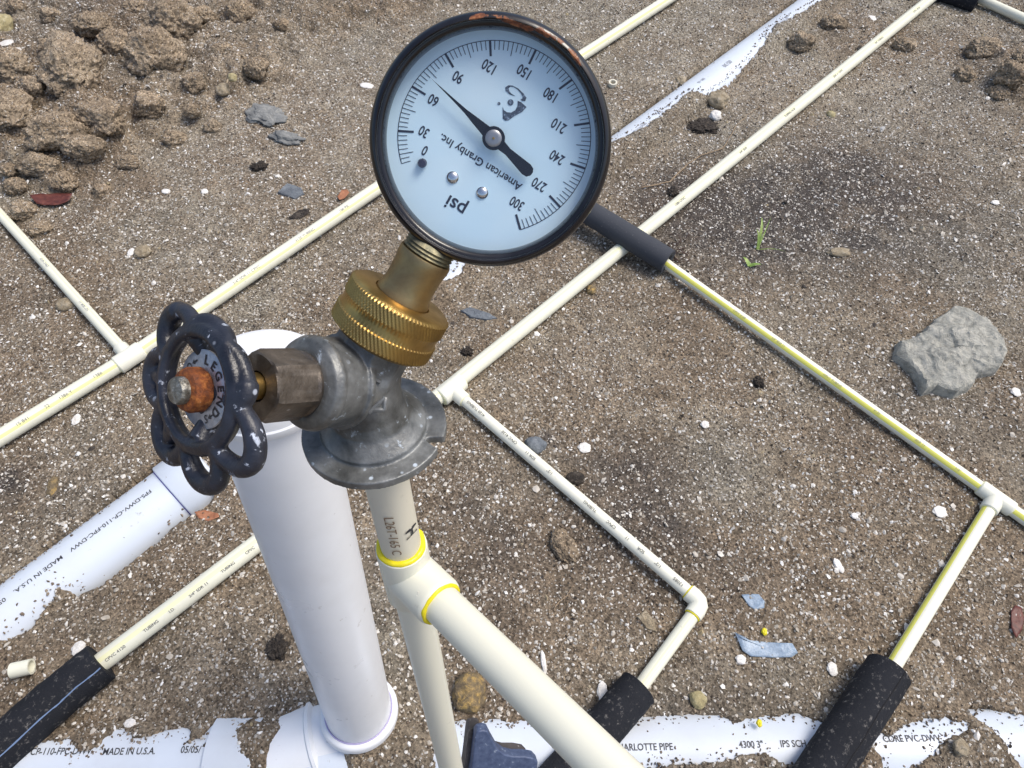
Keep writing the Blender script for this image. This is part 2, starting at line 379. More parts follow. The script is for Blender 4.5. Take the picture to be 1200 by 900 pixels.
def sdf(x, y, poly):
    "signed distance to a polygon, negative inside"
    p = np.array(poly); d = np.full(x.shape, 1e9); ins = np.zeros(x.shape, bool)
    for i in range(len(p)):
        ax, ay = p[i]; bx, by = p[(i + 1) % len(p)]
        ex, ey = bx - ax, by - ay; wx, wy = x - ax, y - ay
        t = np.clip((wx * ex + wy * ey) / (ex * ex + ey * ey + 1e-12), 0, 1)
        d = np.minimum(d, (wx - ex * t) ** 2 + (wy - ey * t) ** 2)
        c = (ay > y) != (by > y)
        with np.errstate(divide='ignore', invalid='ignore'):
            xi = ax + (y - ay) / (by - ay if by != ay else 1e-9) * ex
        ins ^= c & (x < xi)
    d = np.sqrt(d); return np.where(ins, -d, d)
def gp(pts, z=0.0): return [tuple(G(a, b, z))[:2] for a, b in pts]

# drain pipes: (top-of-pipe world points at both ends, radius)
RD = .0445
def ridge(px, py, z): return G(px, py, z)
def line(p, q, ext0, ext1):
    d = (q - p).normalized(); return p - d * ext0, q + d * ext1
D1a, D1b = line(ridge(60, 663, .017), ridge(943, 6, .021), .25, .3)
D3a, D3b = line(ridge(0, 889, .014), ridge(1200, 872, .014), .2, .2)
DRAINS = [(D1a, D1b), (D3a, D3b)]
EXP1 = [gp([(-20, 694), (0, 678), (60, 634), (110, 597), (150, 565), (176, 543), (200, 530), (232, 545), (244, 565), (233, 583), (218, 600), (200, 598), (181, 618), (162, 641), (138, 661), (115, 674), (84, 686), (64, 678), (59, 686), (42, 705), (24, 726), (0, 735), (-20, 750)], .015),
        gp([(511, 322), (530, 302), (540, 305), (535, 318), (520, 328)], .012),
        gp([(700, 166), (720, 150), (750, 128), (788, 105), (800, 93), (836, 64), (868, 43), (926, 0), (970, -30), (1000, -30), (962, 0), (932, 18), (900, 36), (894, 46), (884, 62), (870, 76), (848, 96), (828, 109), (806, 110), (794, 116), (788, 124), (768, 138), (746, 154), (730, 162), (712, 168)], .01)]
EXP3 = [gp([(-10, 925), (19, 893), (53, 870), (80, 869), (84, 881), (96, 884), (115, 880), (128, 867), (139, 857), (149, 861), (155, 871), (171, 867), (187, 861), (211, 856), (219, 861), (221, 873), (238, 868), (249, 848), (267, 864), (272, 877), (283, 899), (290, 930)], .012),
        gp([(512, 850), (532, 846), (545, 847), (570, 850), (585, 845), (598, 849), (610, 845), (625, 848), (650, 850), (700, 846), (765, 842), (800, 838), (850, 840), (866, 847), (880, 845), (900, 840), (935, 838), (955, 846), (975, 850), (985, 880), (960, 905), (940, 897), (920, 894), (905, 878), (880, 881), (850, 885), (830, 888), (800, 892), (760, 894), (700, 930), (512, 930)], .012),
        gp([(1020, 860), (1045, 866), (1060, 858), (1090, 848), (1133, 848), (1128, 856), (1105, 862), (1090, 880), (1070, 900), (1060, 915), (1045, 915), (1036, 885), (1024, 874)], .012),
        gp([(1148, 829), (1168, 830), (1190, 838), (1215, 850), (1215, 905), (1195, 888), (1180, 872), (1165, 856), (1152, 842)], .012)]
ELB = gp([(300, 960), (318, 872), (345, 840), (385, 824), (400, 840), (420, 905), (420, 960)], .0)

def pipe_surf(x, y, k, r=RD):
    a, b = DRAINS[k]; dx, dy = b.x - a.x, b.y - a.y; L = math.hypot(dx, dy); dx /= L; dy /= L
    s = (x - a.x) * dx + (y - a.y) * dy; t = np.abs(-(x - a.x) * dy + (y - a.y) * dx)
    top = a.z + (b.z - a.z) * s / L
    return np.where(t < r, top - r + np.sqrt(np.maximum(r * r - t * t, 0)), -1.0), t
M_TL = gp([(-200, 215), (0, 222), (70, 235), (130, 205), (230, 150), (320, 120), (380, 60), (520, 10), (700, -60), (700, -300), (-400, -300)])
M_TR = gp([(1130, 75), (1165, 45), (1260, 30), (1260, 130), (1190, 120), (1150, 105)])
M_TC = gp([(930, 30), (1010, 10), (1060, 10), (1030, 60), (960, 75), (925, 60)])
M_BR = gp([(1090, 905), (1110, 870), (1140, 850), (1165, 870), (1180, 900), (1180, 930), (1090, 930)])
def _seg(p, q, r): return (tuple(G(*p, r))[:2], tuple(G(*q, r))[:2], r)
THIN = [_seg((0, 513), (152, 419), .0111), _seg((152, 419), (430, 229), .0111), _seg((430, 229), (785, -2), .0111), _seg((152, 419), (0, 251), .008), _seg((115, 779), (527, 456), .0111), _seg((527, 455), (730, 290.5), .0111),
        _seg((730, 290.5), (1096, -6), .0111), _seg((529, 456), (822, 707), .008), _seg((822, 707), (735, 826), .008), _seg((800, 322), (1167, 584), .008), _seg((1167, 584), (1040, 792), .008)]
def height(x, y, want=False):
    x = np.asarray(x, float); y = np.asarray(y, float)
    z = .0022 * fbm(x * 5, y * 5, 3, 1) + .0016 * fbm(x * 34, y * 34, 3, 5) + .0012 * fbm(x * 120, y * 120, 3, 9, .6)
    near = (np.abs(x) < 3) & (np.abs(y) < 4)
    d = sdf(x, y, M_TL); m = np.clip(-d / .16, 0, 1); m = m * m * (3 - 2 * m); m2 = np.clip(-d / .05 + .3, 0, 1)
    z = z + .035 * m + m2 * (.016 * fbm(x * 12, y * 12, 3, 21) + .022 * np.abs(fbm(x * 22, y * 22, 3, 31)) - .010 * np.abs(fbm(x * 50, y * 50, 3, 41)) + .006 * np.abs(fbm(x * 110, y * 110, 3, 44)))
    for P, hh in ((M_TR, .03), (M_TC, .012), (M_BR, .016)):
        d = sdf(x, y, P); m = np.clip(-d / .05 + .1, 0, 1); z = z + m * (hh * .6 + hh * .55 * fbm(x * 30, y * 30, 3, 51))
    # a few shallow scoops
    for (px, py, r, dp) in ((655, 640, .05, .009), (760, 655, .05, .008), (800, 790, .04, .005), (700, 200, .04, .006), (280, 215, .06, .005), (60, 560, .05, .007), (160, 740, .05, .006), (470, 610, .04, .005)):
        g = G(px, py); q = ((x - g.x) ** 2 + (y - g.y) ** 2) / r ** 2; z = z - dp * np.exp(-q * 2)
    wob = .0050 * fbm(x * 45, y * 45, 3, 61) + .0022 * fbm(x * 170, y * 170, 2, 71)
    emb = np.zeros_like(z)
    for k, exps in ((0, EXP1), (1, EXP3)):
        hp, t = pipe_surf(x, y, k)
        dd = np.full(x.shape, 1e3)
        for P in exps: dd = np.minimum(dd, sdf(x, y, P))
        dd = dd + wob - (.008 if k == 0 else .003)
        inside = (t < RD + .012) & (dd < 0)
        cover = .006 * (1 - np.exp(-np.clip(dd, 0, 1) / .012)) + .0012 * (1 + fbm(x * 110, y * 110, 2, 77))
        fade = np.clip((.075 - t) / .03, 0, 1)
        zc = np.maximum(z, np.where(t < RD, hp + cover, z))
        z = np.where(inside, np.minimum(z, np.where(t < RD, hp, 0) - .002 + np.clip(dd * 1.4, -.012, 0)), zc)
        emb = np.maximum(emb, inside * 1.0)
    d = sdf(x, y, ELB); z = np.where(d < 0, z - np.clip(-d, 0, .012), z); emb = np.maximum(emb, (d < -.004) * 1.0)
    for (a, b, r) in THIN:
        dx, dy = b[0] - a[0], b[1] - a[1]; L2 = dx * dx + dy * dy; t = np.clip(((x - a[0]) * dx + (y - a[1]) * dy) / L2, 0, 1)
        q = np.hypot(x - a[0] - dx * t, y - a[1] - dy * t); z = z - .0035 * np.exp(-(q / (r * 1.15)) ** 4) * (1 - emb)
    if want: return z, emb
    return z
def gz(x, y): return float(height(np.array([x]), np.array([y]))[0])

# ------------------------------------------------------------------ ground sheet
ys = [-.12]; st = .0021
while ys[-1] < 2.0: ys.append(ys[-1] + st); st = .0021 + max(0, ys[-1]) * .0017
nyd = len(ys)
step = st
while ys[-1] < 300: step *= 1.45; ys.append(ys[-1] + step)
lo = []; y0 = -.12; step = .003
while y0 > -200: step *= 1.5; y0 -= step; lo.append(y0)
ys = np.array(lo[::-1] + ys)
us = list(np.linspace(-1, 1, 781)); step = .004; e = 1.0; ext = []
while e < 120: step *= 1.5; e += step; ext.append(e)
us = np.array([-q for q in ext[::-1]] + us + ext)
wy = .66 + np.clip(ys + .12, 0, 2.1) * .40
YY = np.repeat(ys[:, None], len(us), 1); XX = us[None, :] * wy[:, None]
# tiny jitter breaks the grid
core = (np.abs(us)[None, :] < .99) & (YY > -.1) & (YY < 1.9)
XX = XX + core * rng.uniform(-.0007, .0007, XX.shape); YJ = YY + core * rng.uniform(-.0007, .0007, YY.shape)
ZZ, EMB = height(XX, YJ, True)
ZZ = ZZ + core * rng.normal(0, .00025, ZZ.shape)
nr, nc = XX.shape
co = np.stack([XX, YJ, ZZ], -1).reshape(-1, 3)
idx = np.arange(nr * nc).reshape(nr, nc)
quads = np.stack([idx[:-1, :-1], idx[:-1, 1:], idx[1:, 1:], idx[1:, :-1]], -1).reshape(-1, 4)
def np_mesh(name, co, faces, mats, smooth=True):
    me = bpy.data.meshes.new(name); k = faces.shape[1]
    me.vertices.add(len(co)); me.vertices.foreach_set('co', np.ascontiguousarray(co, dtype=np.float32).ravel())
    me.loops.add(faces.size); me.loops.foreach_set('vertex_index', faces.astype(np.int32).ravel())
    me.polygons.add(len(faces)); me.polygons.foreach_set('loop_start', np.arange(0, faces.size, k, dtype=np.int32))
    me.polygons.foreach_set('use_smooth', np.full(len(faces), smooth))
    me.materials.append(mats); me.update(calc_edges=True)
    o = bpy.data.objects.new(name, me); sc.collection.objects.link(o); return o
def fattr(o, name, arr, dom='POINT'):
    a = o.data.attributes.new(name, 'FLOAT', dom); a.data.foreach_set('value', np.ascontiguousarray(arr, dtype=np.float32).ravel())
ground = np_mesh('ground', co, quads, M_SOIL); ground['kind'] = 'structure'
ground['label'] = 'brown sandy soil full of broken shell, loose clods at the far left'
def gauss(px, py, rx, ry, ang=0):
    g = G(px, py); c, s = math.cos(R(ang)), math.sin(R(ang)); dx, dy = XX - g.x, YJ - g.y
    return np.exp(-(((dx * c + dy * s) / rx) ** 2 + ((-dx * s + dy * c) / ry) ** 2))
nz = fbm(XX * 7, YJ * 7, 4, 81); nf = fbm(XX * 45, YJ * 45, 3, 85)
grey = np.clip(.42 + .30 * (YJ - .7) + .9 * nz + .3 * nf - .5 * np.clip(-sdf(XX, YJ, M_TL) / .08, 0, 1), 0, 1)
stain = .62 * gauss(940, 215, .28, .15, 20) + .6 * gauss(1000, 270, .26, .13) + .5 * gauss(820, 250, .12, .11) + .4 * gauss(720, 600, .10, .07) + .32 * gauss(770, 650, .10, .08) + .35 * gauss(745, 540, .10, .05) \
    + .5 * gauss(1130, 110, .10, .07) + .35 * gauss(760, 850, .15, .05) + .35 * gauss(560, 640, .06, .12) + .3 * gauss(30, 580, .12, .08) + .35 * gauss(130, 20, .2, .2) + .32 * gauss(1090, 470, .14, .08)
for (px, py, r) in ((300, 196, .016), (325, 760, .014), (890, 448, .010), (640, 515, .02), (560, 205, .012), (820, 240, .02), (15, 560, .02), (1000, 185, .03)): stain = stain + .8 * gauss(px, py, r, r * .7)
stain = np.clip(stain * (.85 + .6 * nf) + .22 * np.clip(-nz * 1.4, 0, 1) + .25 * np.clip(fbm(XX * 16, YJ * 16, 4, 191) - .12, 0, 1), 0, .82)
pale = np.clip((.5 * gauss(1000, 110, .28, .12) + .35 * gauss(700, 430, .08, .06) + .45 * gauss(330, 150, .16, .2) + .3 * gauss(560, 330, .08, .1) + .2 * gauss(860, 60, .2, .2)) * (.6 + nf), 0, .5)
fattr(ground, 'greyness', grey); fattr(ground, 'stain', stain); fattr(ground, 'pale', pale)

# ------------------------------------------------------------------ shell grit and crumbs (uncountable)
def scatter(n, zmin=0):
    y = rng.uniform(-.06, 1.85, n * 2); x = rng.uniform(-1.42, 1.42, n * 2)
    ok = np.abs(x) < (.62 + .42 * y); x = x[ok][:n]; y = y[ok][:n]
    z, e = height(x, y, True); keep = e < .5
    hp1, t1 = pipe_surf(x, y, 0); hp2, t2 = pipe_surf(x, y, 1)
    return x[keep], y[keep], z[keep]
def chips(name, n, smin, smax, flat, material, power=2.2, tb=(0, 1), kk=6, label='', lift=.25, clump=None):
    x, y, z = scatter(n)
    if clump is not None:
        dn = fbm(x * 9, y * 9, 3, clump) * .5 + .5; dm = fbm(x * 3, y * 3, 2, clump + 40) * .5 + .5; kp = rng.uniform(0, 1, len(x)) < np.clip(dn * 2.0 + dm * 1.2 - .60, .2, 1); x, y, z = x[kp], y[kp], z[kp]
    n = len(x); s = smin + (smax - smin) * rng.power(1, n) ** power
    a0 = rng.uniform(0, 2 * PI, n); asp = rng.uniform(.35, 1, n)
    tx = rng.normal(0, .38, n); ty = rng.normal(0, .38, n)
    k = kk; V = np.zeros((n, k + 1, 3)); ca, sa = np.cos(a0), np.sin(a0)
    for i in range(k):
        th = 2 * PI * i / k + rng.uniform(-.35, .35, n); rr = s * rng.uniform(.65, 1.1, n)
        u = rr * np.cos(th); v = rr * np.sin(th) * asp
        V[:, i, 0] = u * ca - v * sa; V[:, i, 1] = u * sa + v * ca; V[:, i, 2] = -s * flat * .3
    V[:, k, 2] = s * flat * rng.uniform(.4, 1.2, n); V[:, k, 0] = rng.uniform(-.3, .3, n) * s; V[:, k, 1] = rng.uniform(-.3, .3, n) * s
    V[:, :, 2] += V[:, :, 0] * tx[:, None] + V[:, :, 1] * ty[:, None]
    V[:, :, 0] += x[:, None]; V[:, :, 1] += y[:, None]; V[:, :, 2] += (z + s * lift)[:, None]
    base = (np.arange(n) * (k + 1))[:, None, None]
    tri = np.array([[i, (i + 1) % k, k] for i in range(k)])[None] + base
    o = np_mesh(name, V.reshape(-1, 3), tri.reshape(-1, 3), material, False)
    t = np.clip(rng.uniform(tb[0], tb[1], n), 0, 1); fattr(o, 'tint', np.repeat(t, k + 1))
    o['kind'] = 'stuff'; o['label'] = label; return o
tag(chips('shell_grit', 170000, .0008, .0035, .35, M_CHIP, 2.5, (0, 1), 5, 'broken white and buff shell grit strewn over the soil', clump=91), 'broken white and buff shell grit strewn over the soil', 'shell grit')
tag(chips('soil_crumbs', 60000, .0008, .0032, .9, M_CRUMB, 2.2, (0, 1), 5, '', .15, clump=97), 'fine brown crumbs of soil strewn over the ground', 'soil crumbs')
tag(chips('shell_pieces', 1900, .0026, .0056, .3, M_CHIP, 2.2, (.3, 1), 7, '', .3), 'larger white shell pieces scattered thinly over the soil', 'shell pieces')

tag(chips('mixed_pebbles', 1400, .0018, .0058, .8, vari('pebble', [(0, (.06, .05, .045)), (.3, (.16, .13, .10)), (.6, (.28, .23, .17)), (.85, (.42, .34, .2)), (1, (.55, .5, .42))], .8), 2.0, (0, 1), 8, '', .1), 'small mixed brown and grey pebbles scattered over the soil', 'pebbles')
_sc = scatter
def scatter(n, zmin=0):
    y = rng.uniform(-.06, 1.85, n * 14); x = rng.uniform(-1.42, 1.42, n * 14); X_, Y_, Z_ = [], [], []
    for k, exps in ((0, EXP1), (1, EXP3)):
        hp, t = pipe_surf(x, y, k); sel = t < RD * .93; xs, ys_, hh = x[sel], y[sel], hp[sel]
        dd = np.full(xs.shape, 1e3)
        for P in exps: dd = np.minimum(dd, sdf(xs, ys_, P))
        w_ = rng.uniform(0, 1, len(xs)) < np.exp(-np.abs(dd + .001) / .0028) ; X_.append(xs[w_]); Y_.append(ys_[w_]); Z_.append(hh[w_] + np.clip(dd[w_], 0, .003))
        w2 = (dd < -.005) & (rng.uniform(0, 1, len(xs)) < .004); X_.append(xs[w2]); Y_.append(ys_[w2]); Z_.append(hh[w2])
    return np.concatenate(X_), np.concatenate(Y_), np.concatenate(Z_)
tag(chips('spilled_crumbs', 30000, .0008, .0030, .9, M_CRUMB, 1.8, (.25, 1), 5, '', .2), 'soil crumbs spilled along the edges of the half buried drain pipes', 'soil crumbs')
scatter = _sc

# ------------------------------------------------------------------ lumps: clods, stones, shells
def lump_mesh(name, seed, sub, mats, rough=.28, freq=1.6, fine=.06, flat=1.0):
    import bmesh
    b = bmesh.new(); bmesh.ops.create_icosphere(b, subdivisions=sub, radius=1.0)
    off = Vector((seed * 7.13, seed * 3.7, seed * 1.9))
    for v in b.verts:
        p = v.co.copy(); q = mnoise.fractal(p * freq + off, 1.0, 2.0, 4); c = mnoise.cell(p * 2.3 + off)
        r = 1 + rough * q + fine * mnoise.fractal(p * 8 + off, .8, 2.0, 4) + .07 * (c - .5)
        v.co = p * r; v.co.z *= flat
    me = bpy.data.meshes.new(name); b.to_mesh(me); b.free(); me.materials.append(mats)
    me.polygons.foreach_set('use_smooth', [True] * len(me.polygons)); return me
def put(name, me, px, py, w, h, ang, label, cat, group=None, sink=.35, thick=None, z=None):
    "w, h: size in photo pixels; turned into metres at that distance"
    g = G(px, py); D = (g - CAM).dot(FWD); s = D / F
    sx = w * s / 2; sy = h * s / 2 / .85; sz = thick if thick else min(sx, sy) * .8
    o = bpy.data.objects.new(name, me); sc.collection.objects.link(o)
    zz = gz(g.x, g.y) if z is None else z
    g = G(px, py, zz)
    o.scale = (sx, sy, sz); o.rotation_euler = (0, 0, R(ang)); o.location = (g.x, g.y, zz + sz * (1 - 2 * sink))
    return tag(o, label, cat, group)
CL = [lump_mesh('dirt_clod', 11 + i, 5, M_CLOD, .30, 1.1, .13) for i in range(5)]
for i, (px, py, w_, h_, a, lab) in enumerate([
    (85, 84, 62, 78, 15, 'largest angular brown clod in the loose heap, taller than it is wide'),
    (140, 58, 38, 34, 0, 'brown clod behind the largest one, upper right of it'),
    (66, 160, 62, 38, 20, 'long low brown clod just below the largest one'),
    (122, 143, 46, 52, 60, 'rounded brown clod with a pale grey streak, right of the long low one'),
    (14, 136, 44, 54, 10, 'brown clod at the left edge below the white pebbles'),
    (16, 84, 44, 36, -20, 'brown clod at the left edge topped with white pebbles'),
    (102, 176, 46, 26, 10, 'flat brown clod between the long low one and the smooth soil'),
    (182, 70, 60, 50, 30, 'broad crusty clod with white grit on the heap slope'),
    (178, 128, 36, 30, 0, 'brown clod on the lower right slope of the heap'),
    (110, 32, 40, 26, 0, 'smooth tan clod above the largest clod'),
    (205, 30, 60, 44, -20, 'crusty clod near the upper frame edge of the heap'),
    (40, 105, 26, 22, 0, 'small clod wedged left of the largest clod'),
    (150, 192, 26, 16, 0, 'small smooth pebble like clod on the flat soil below the heap'),
    (30, 250, 30, 24, 0, 'clod beside the dark red leaf near the left edge'),
    (48, 270, 24, 18, 30, 'small clod just below the dark red leaf'),
    (45, 196, 46, 24, 0, 'dark grey brown clod below the long low clod'),
    (1058, 56, 24, 18, 0, 'small clod right of the long cream pipe near the upper right'),
    (1150, 62, 40, 26, 0, 'dark clod in the small heap at the right edge'),
    (1184, 92, 34, 30, 0, 'clod at the right edge of the small heap'),
    (975, 30, 30, 20, 0, 'clod left of the long cream pipe near the upper frame edge'),
    (50, 668, 12, 10, 0, 'tiny clod beside the partly buried drain pipe at the left'),
    (660, 640, 26, 44, 20, 'low reddish brown clod between the thin branch pipe and the sloping pipe')]):
    o = put('dirt_clod', CL[i % 5], px, py, w_, h_, a, lab, 'dirt clod', 'clods of dirt lying on the soil', .34)
EDGE = [(250, 150, 'small clod between the heap and the blue grey clay lump'), (228, 98, 'small clod left of the little yellow pebble below the heap'), (262, 60, 'small clod above the little yellow pebble'),
    (300, 80, 'lone small clod on grey soil well right of the heap'), (10, 200, 'small clod at the left edge above the dark red leaf'), (75, 215, 'small clod directly above the dark red leaf'),
    (120, 225, 'small clod right of the dark red leaf'), (20, 220, 'small clod touching the left tip of the dark red leaf'),
    (330, 30, 'small clod farthest right on the loose heap'), (280, 15, 'small clod at the upper frame edge right of the heap'), (160, 10, 'small clod at the upper frame edge above the heap'),
    (60, 20, 'small clod at the upper frame edge right of the yellowish stone'), (20, 10, 'small clod in the upper left corner'), (225, 130, 'small clod on the right foot of the heap'),
    (205, 165, 'small clod on flat soil below the right foot of the heap'), (240, 20, 'small clod right of the crusty clod at the upper edge'), (175, 40, 'small clod in the dark gap between the broad crusty clods'),
    (60, 60, 'small clod above and left of the largest clod'), (1170, 110, 'small clod below the right hand heap'), (1130, 90, 'small clod left of the right hand heap'),
    (1195, 70, 'small clod at the right frame edge on the small heap'), (940, 52, 'small clod between the upper drain pipe and the long cream pipe'), (1012, 60, 'small clod touching the upper side of the long cream pipe')]
for i, (px, py, lab) in enumerate(EDGE):
    s_ = rng.uniform(14, 26)
    put('dirt_clod', CL[(i * 3) % 5], px, py, s_ * 1.2, s_, rng.uniform(0, 180), lab, 'dirt clod', 'small clods half sunk in loose dirt', .45)
# rocks and stones
import bmesh
def slab(name, pts, z0, thick, material, seed, label, cat, rough=.002, res=14, dome=.3, lift=0.0):
    "flat broken stone or scrap: outline in ground metres, subdivided top with relief"
    poly = gp(pts, thick); cx = sum(p[0] for p in poly) / len(poly); cy = sum(p[1] for p in poly) / len(poly)
    n = len(poly); rings = 22; vs = []; fs = []
    sub = []
    for i in range(n):
        a = poly[i]; b = poly[(i + 1) % n]
        for k in range(8): sub.append((a[0] + (b[0] - a[0]) * k / 8, a[1] + (b[1] - a[1]) * k / 8))
    m = len(sub); rad = max(math.hypot(p[0] - cx, p[1] - cy) for p in sub)
    prof = [(1.03, 0.0), (1.03, .35), (1.0, .8), (.96, .97)] + [(t, 1.0) for t in np.linspace(.9, .06, rings)]
    for (t, hh) in prof:
        for p in sub:
            x = (p[0] - cx) * t; y = (p[1] - cy) * t
            q = Vector((x / rad * 2.2 + seed, y / rad * 2.2, seed * .3)); nn = mnoise.fractal(q, .9, 2.1, 5); rd = 1 - abs(mnoise.noise(q * 1.3 + Vector((3, 1, 0)))) * 2
            tz = (mnoise.fractal(q * .55 + Vector((5, 2, 0)), 1.0, 2.0, 3) + 1) * 3.2; tf = tz - math.floor(tz); tz = math.floor(tz) + min(1, tf / .25); nn = nn * .6 + (tz - 3.2) * .55
            x += (rad * .05) * mnoise.noise(q * 3) if hh < 1 or t > .9 else 0
            vs.append((x, y, z0 + thick * hh * (1 + dome * (1 - t)) + (nn * rough + abs(mnoise.noise(q * 4)) * rough * .8 - mnoise.cell(q * 2.2) * rough * .5 + rd * rough * .8) * (hh > .7)))
    vs.append((0, 0, z0 + thick * (1 + dome)))
    for j in range(len(prof) - 1):
        for i in range(m): fs.append((j * m + i, j * m + (i + 1) % m, (j + 1) * m + (i + 1) % m, (j + 1) * m + i))
    j = len(prof) - 1
    for i in range(m): fs.append((j * m + i, j * m + (i + 1) % m, len(vs) - 1))
    me = bpy.data.meshes.new(name); me.from_pydata(vs, [], fs); me.materials.append(material)
    b = bmesh.new(); b.from_mesh(me); bmesh.ops.recalc_face_normals(b, faces=b.faces); b.to_mesh(me); b.free()
    me.polygons.foreach_set('use_smooth', [True] * len(me.polygons)); me.set_sharp_from_angle(angle=R(24))
    o = bpy.data.objects.new(name, me); sc.collection.objects.link(o); o.location = (cx, cy, gz(cx, cy) + lift); return tag(o, label, cat)
slab('rock', [(1055, 397), (1068, 393), (1085, 386), (1098, 372), (1120, 357), (1137, 358), (1160, 372), (1177, 398), (1177, 420), (1172, 430), (1150, 434), (1140, 450), (1122, 457), (1100, 450), (1087, 454), (1075, 430), (1056, 412)], -.004, .020, M_GREYROCK, 3.1, 'large pale grey green broken rock with layered relief on the right', 'rock', .0042)
LS = [lump_mesh('stone', 41 + i, 4, M_TANROCK, .22, 1.1, .03) for i in range(3)]
def relump(material, k, seed=None):
    me = LS[k].copy(); me.materials.clear(); me.materials.append(material); return me
mo, mt, my, mb_, ms, msl = relump(M_OCHRE, 0), relump(M_TANROCK, 1), relump(M_YSTONE, 2), relump(M_BLACK, 0), relump(M_SHELL, 1), relump(M_SLATE, 2)
for args in [
    ('stone', mo, 551, 814, 42, 36, 10, 'rough brown stone with an ochre crust between the riser and the sloping pipe', 'stone', None, .35),
    ('stone', mt, 840, 121, 26, 20, -40, 'tan stone beside the exposed upper drain pipe', 'stone', None, .3),
    ('stone', mt, 797, 100, 14, 12, 0, 'small tan stone sitting on the narrow neck of the exposed upper drain pipe', 'stone', None, .1),
    ('stone', mb_, 818, 109, 15, 13, 0, 'round black stone at the lower edge of the upper drain pipe', 'stone', None, .25),
    ('stone', ms, 838, 138, 14, 12, 0, 'whitish pebble directly above the charcoal heap', 'stone', None, .3),
    ('stone', my, 4, 33, 24, 30, 0, 'smooth yellowish stone cut by the left edge near the upper corner', 'stone', None, .3),
    ('stone', my, 818, 821, 20, 18, 0, 'rounded yellow green pebble between the two black foam sleeves', 'stone', None, .35),
    ('stone', my, 273, 92, 10, 10, 0, 'small yellow pebble at the lower edge of the loose heap', 'stone', None, .3),
    ('stone', mt, 1118 + 6, 876, 20, 14, 50, 'tan pebble on the soil heap over the lower drain pipe', 'stone', None, .3),
    ('stone', mo, 693, 341, 12, 11, 0, 'small ochre pebble under the lower side of the long pipe near the foam', 'stone', None, .4),
    ('stone', my, 974, 135, 10, 10, 0, 'small yellow pebble right of the long cream pipe', 'stone', None, .4),
    ('stone', mt, 983, 297, 26, 10, 0, 'low pinkish beige pebble right of the grass sprout', 'stone', None, .35),
    ('stone', mt, 262, 108, 16, 14, 0, 'rounded buff pebble beside a cluster of white shell below the heap', 'stone', None, .3),
    ('stone', mt, 168, 297, 20, 13, 40, 'elongated buff pebble left of the upper left cream pipe', 'stone', None, .3),
    ('stone', mo, 62, 571, 12, 22, 10, 'amber brown pebble near the left edge above the drain pipe', 'stone', None, .45),
    ('stone', mt, 78, 358, 22, 14, 20, 'small buff stone near the left cream branch pipe', 'stone', None, .4),
    ('stone', msl, 628, 523, 26, 20, 0, 'dark slate grey stone sunk beside the thin branch pipe', 'stone', None, .45),
    ('stone', mb_, 674, 562, 24, 14, 0, 'dark striped shell like stone touching the thin branch pipe', 'stone', None, .4),
    ('stone', mo, 734 + 20, 838 - 20, 8, 8, 0, 'tiny brown pebble left of the yellow green pebble', 'stone', None, .3),
    ('stone', mt, 128, 874 - 2, 12, 10, 0, 'orange brown pebble on the upper edge of the lower left drain pipe', 'stone', None, .2)]:
    put(*args)
# white shells large enough to single out
for (px, py, w_, h_, a, lab) in [
    (8, 51, 16, 9, 30, 'white oval pebble at the left edge, highest of the three beside the clods'), (19, 60, 12, 9, 20, 'white oval pebble right of the other two beside the clods'), (9, 79, 11, 6, 10, 'white pebble lowest of the three beside the clods'),
    (430, 101, 18, 8, -20, 'white shell left of the gauge rim'), (1021, 22, 11, 9, 0, 'white shell between the drain pipe and the long pipe near the upper edge'),
    (154, 296, 8, 10, 0, 'small white shell left of the elongated buff pebble'), (685, 525, 15, 11, -10, 'curled white shell in the square between the pipes'),
    (1101, 600, 16, 12, 0, 'broken open shell left of the right hand tee'), (975, 784, 12, 13, 0, 'round white shell below the blue scraps'),
    (868, 773, 12, 9, -20, 'white shell touching the long blue scrap'), (706, 857 - 46, 12, 20, 0, 'pale shell partly under the middle black foam sleeve'),
    (93, 760, 16, 14, 0, 'buff shell at the upper edge of the left black foam sleeve'), (153, 848, 14, 9, 0, 'white oval shell just above the lower left drain pipe'),
    (637, 752 + 24, 6, 22, 8, 'slim white shell sliver beside the sloping pipe'), (728, 493 - 270, 0, 0, 0, None), (982, 663, 9, 15, 20, 'long white shell right of the thin pipe elbow'),
    (90, 492, 10, 12, 0, 'white shell under the left cream pipe'), (826, 498, 10, 8, 0, 'white shell left of the long yellow striped pipe'), (1190, 460, 11, 10, 0, 'white shell at the right edge below the grey rock'), (195, 225, 11, 6, -15, 'white shell chip on the smooth soil below the heap'), (240, 225, 8, 7, 30, 'white shell chip between the loose heap and the left pipe'),
    (637, 762, 0, 0, 0, None), (1166, 238, 10, 6, 0, 'small white shell at the right above the grey rock'), (662, 205, 0, 0, 0, None), (725, 297 - 120, 0, 0, 0, None), (1001, 605, 9, 6, 0, 'flat white shell left of the yellow striped pipe end')]:
    if lab: put('shell', ms, px, py, w_, h_, a, lab, 'shell', 'white shells lying on the soil', .2, .0022)
# charcoal heaps
for (px, py, w_, h_, lab) in [(825, 149, 34, 20, 'clump of black charcoal crumbs below the upper drain pipe'), (326, 760, 24, 22, 'black crumbly clump left of the white standpipe'),
                              (305, 196, 20, 12, 'small black clump on the grey soil right of the heap'), (789, 226, 12, 13, 'dark pebble sized hole filler beside the long pipe'), (548, 413, 14, 10, 'small black clump beside the knurled brass collar'), (889, 449, 12, 12, 'small black clump right of the pale soil patch')]:
    put('charcoal_clump', CLB if 'CLB' in globals() else globals().setdefault('CLB', lump_mesh('charcoal_clump', 77, 5, M_BLACK, .45, 1.8, .35)), px, py, w_, h_, 0, lab, 'charcoal', None, .42, .005)
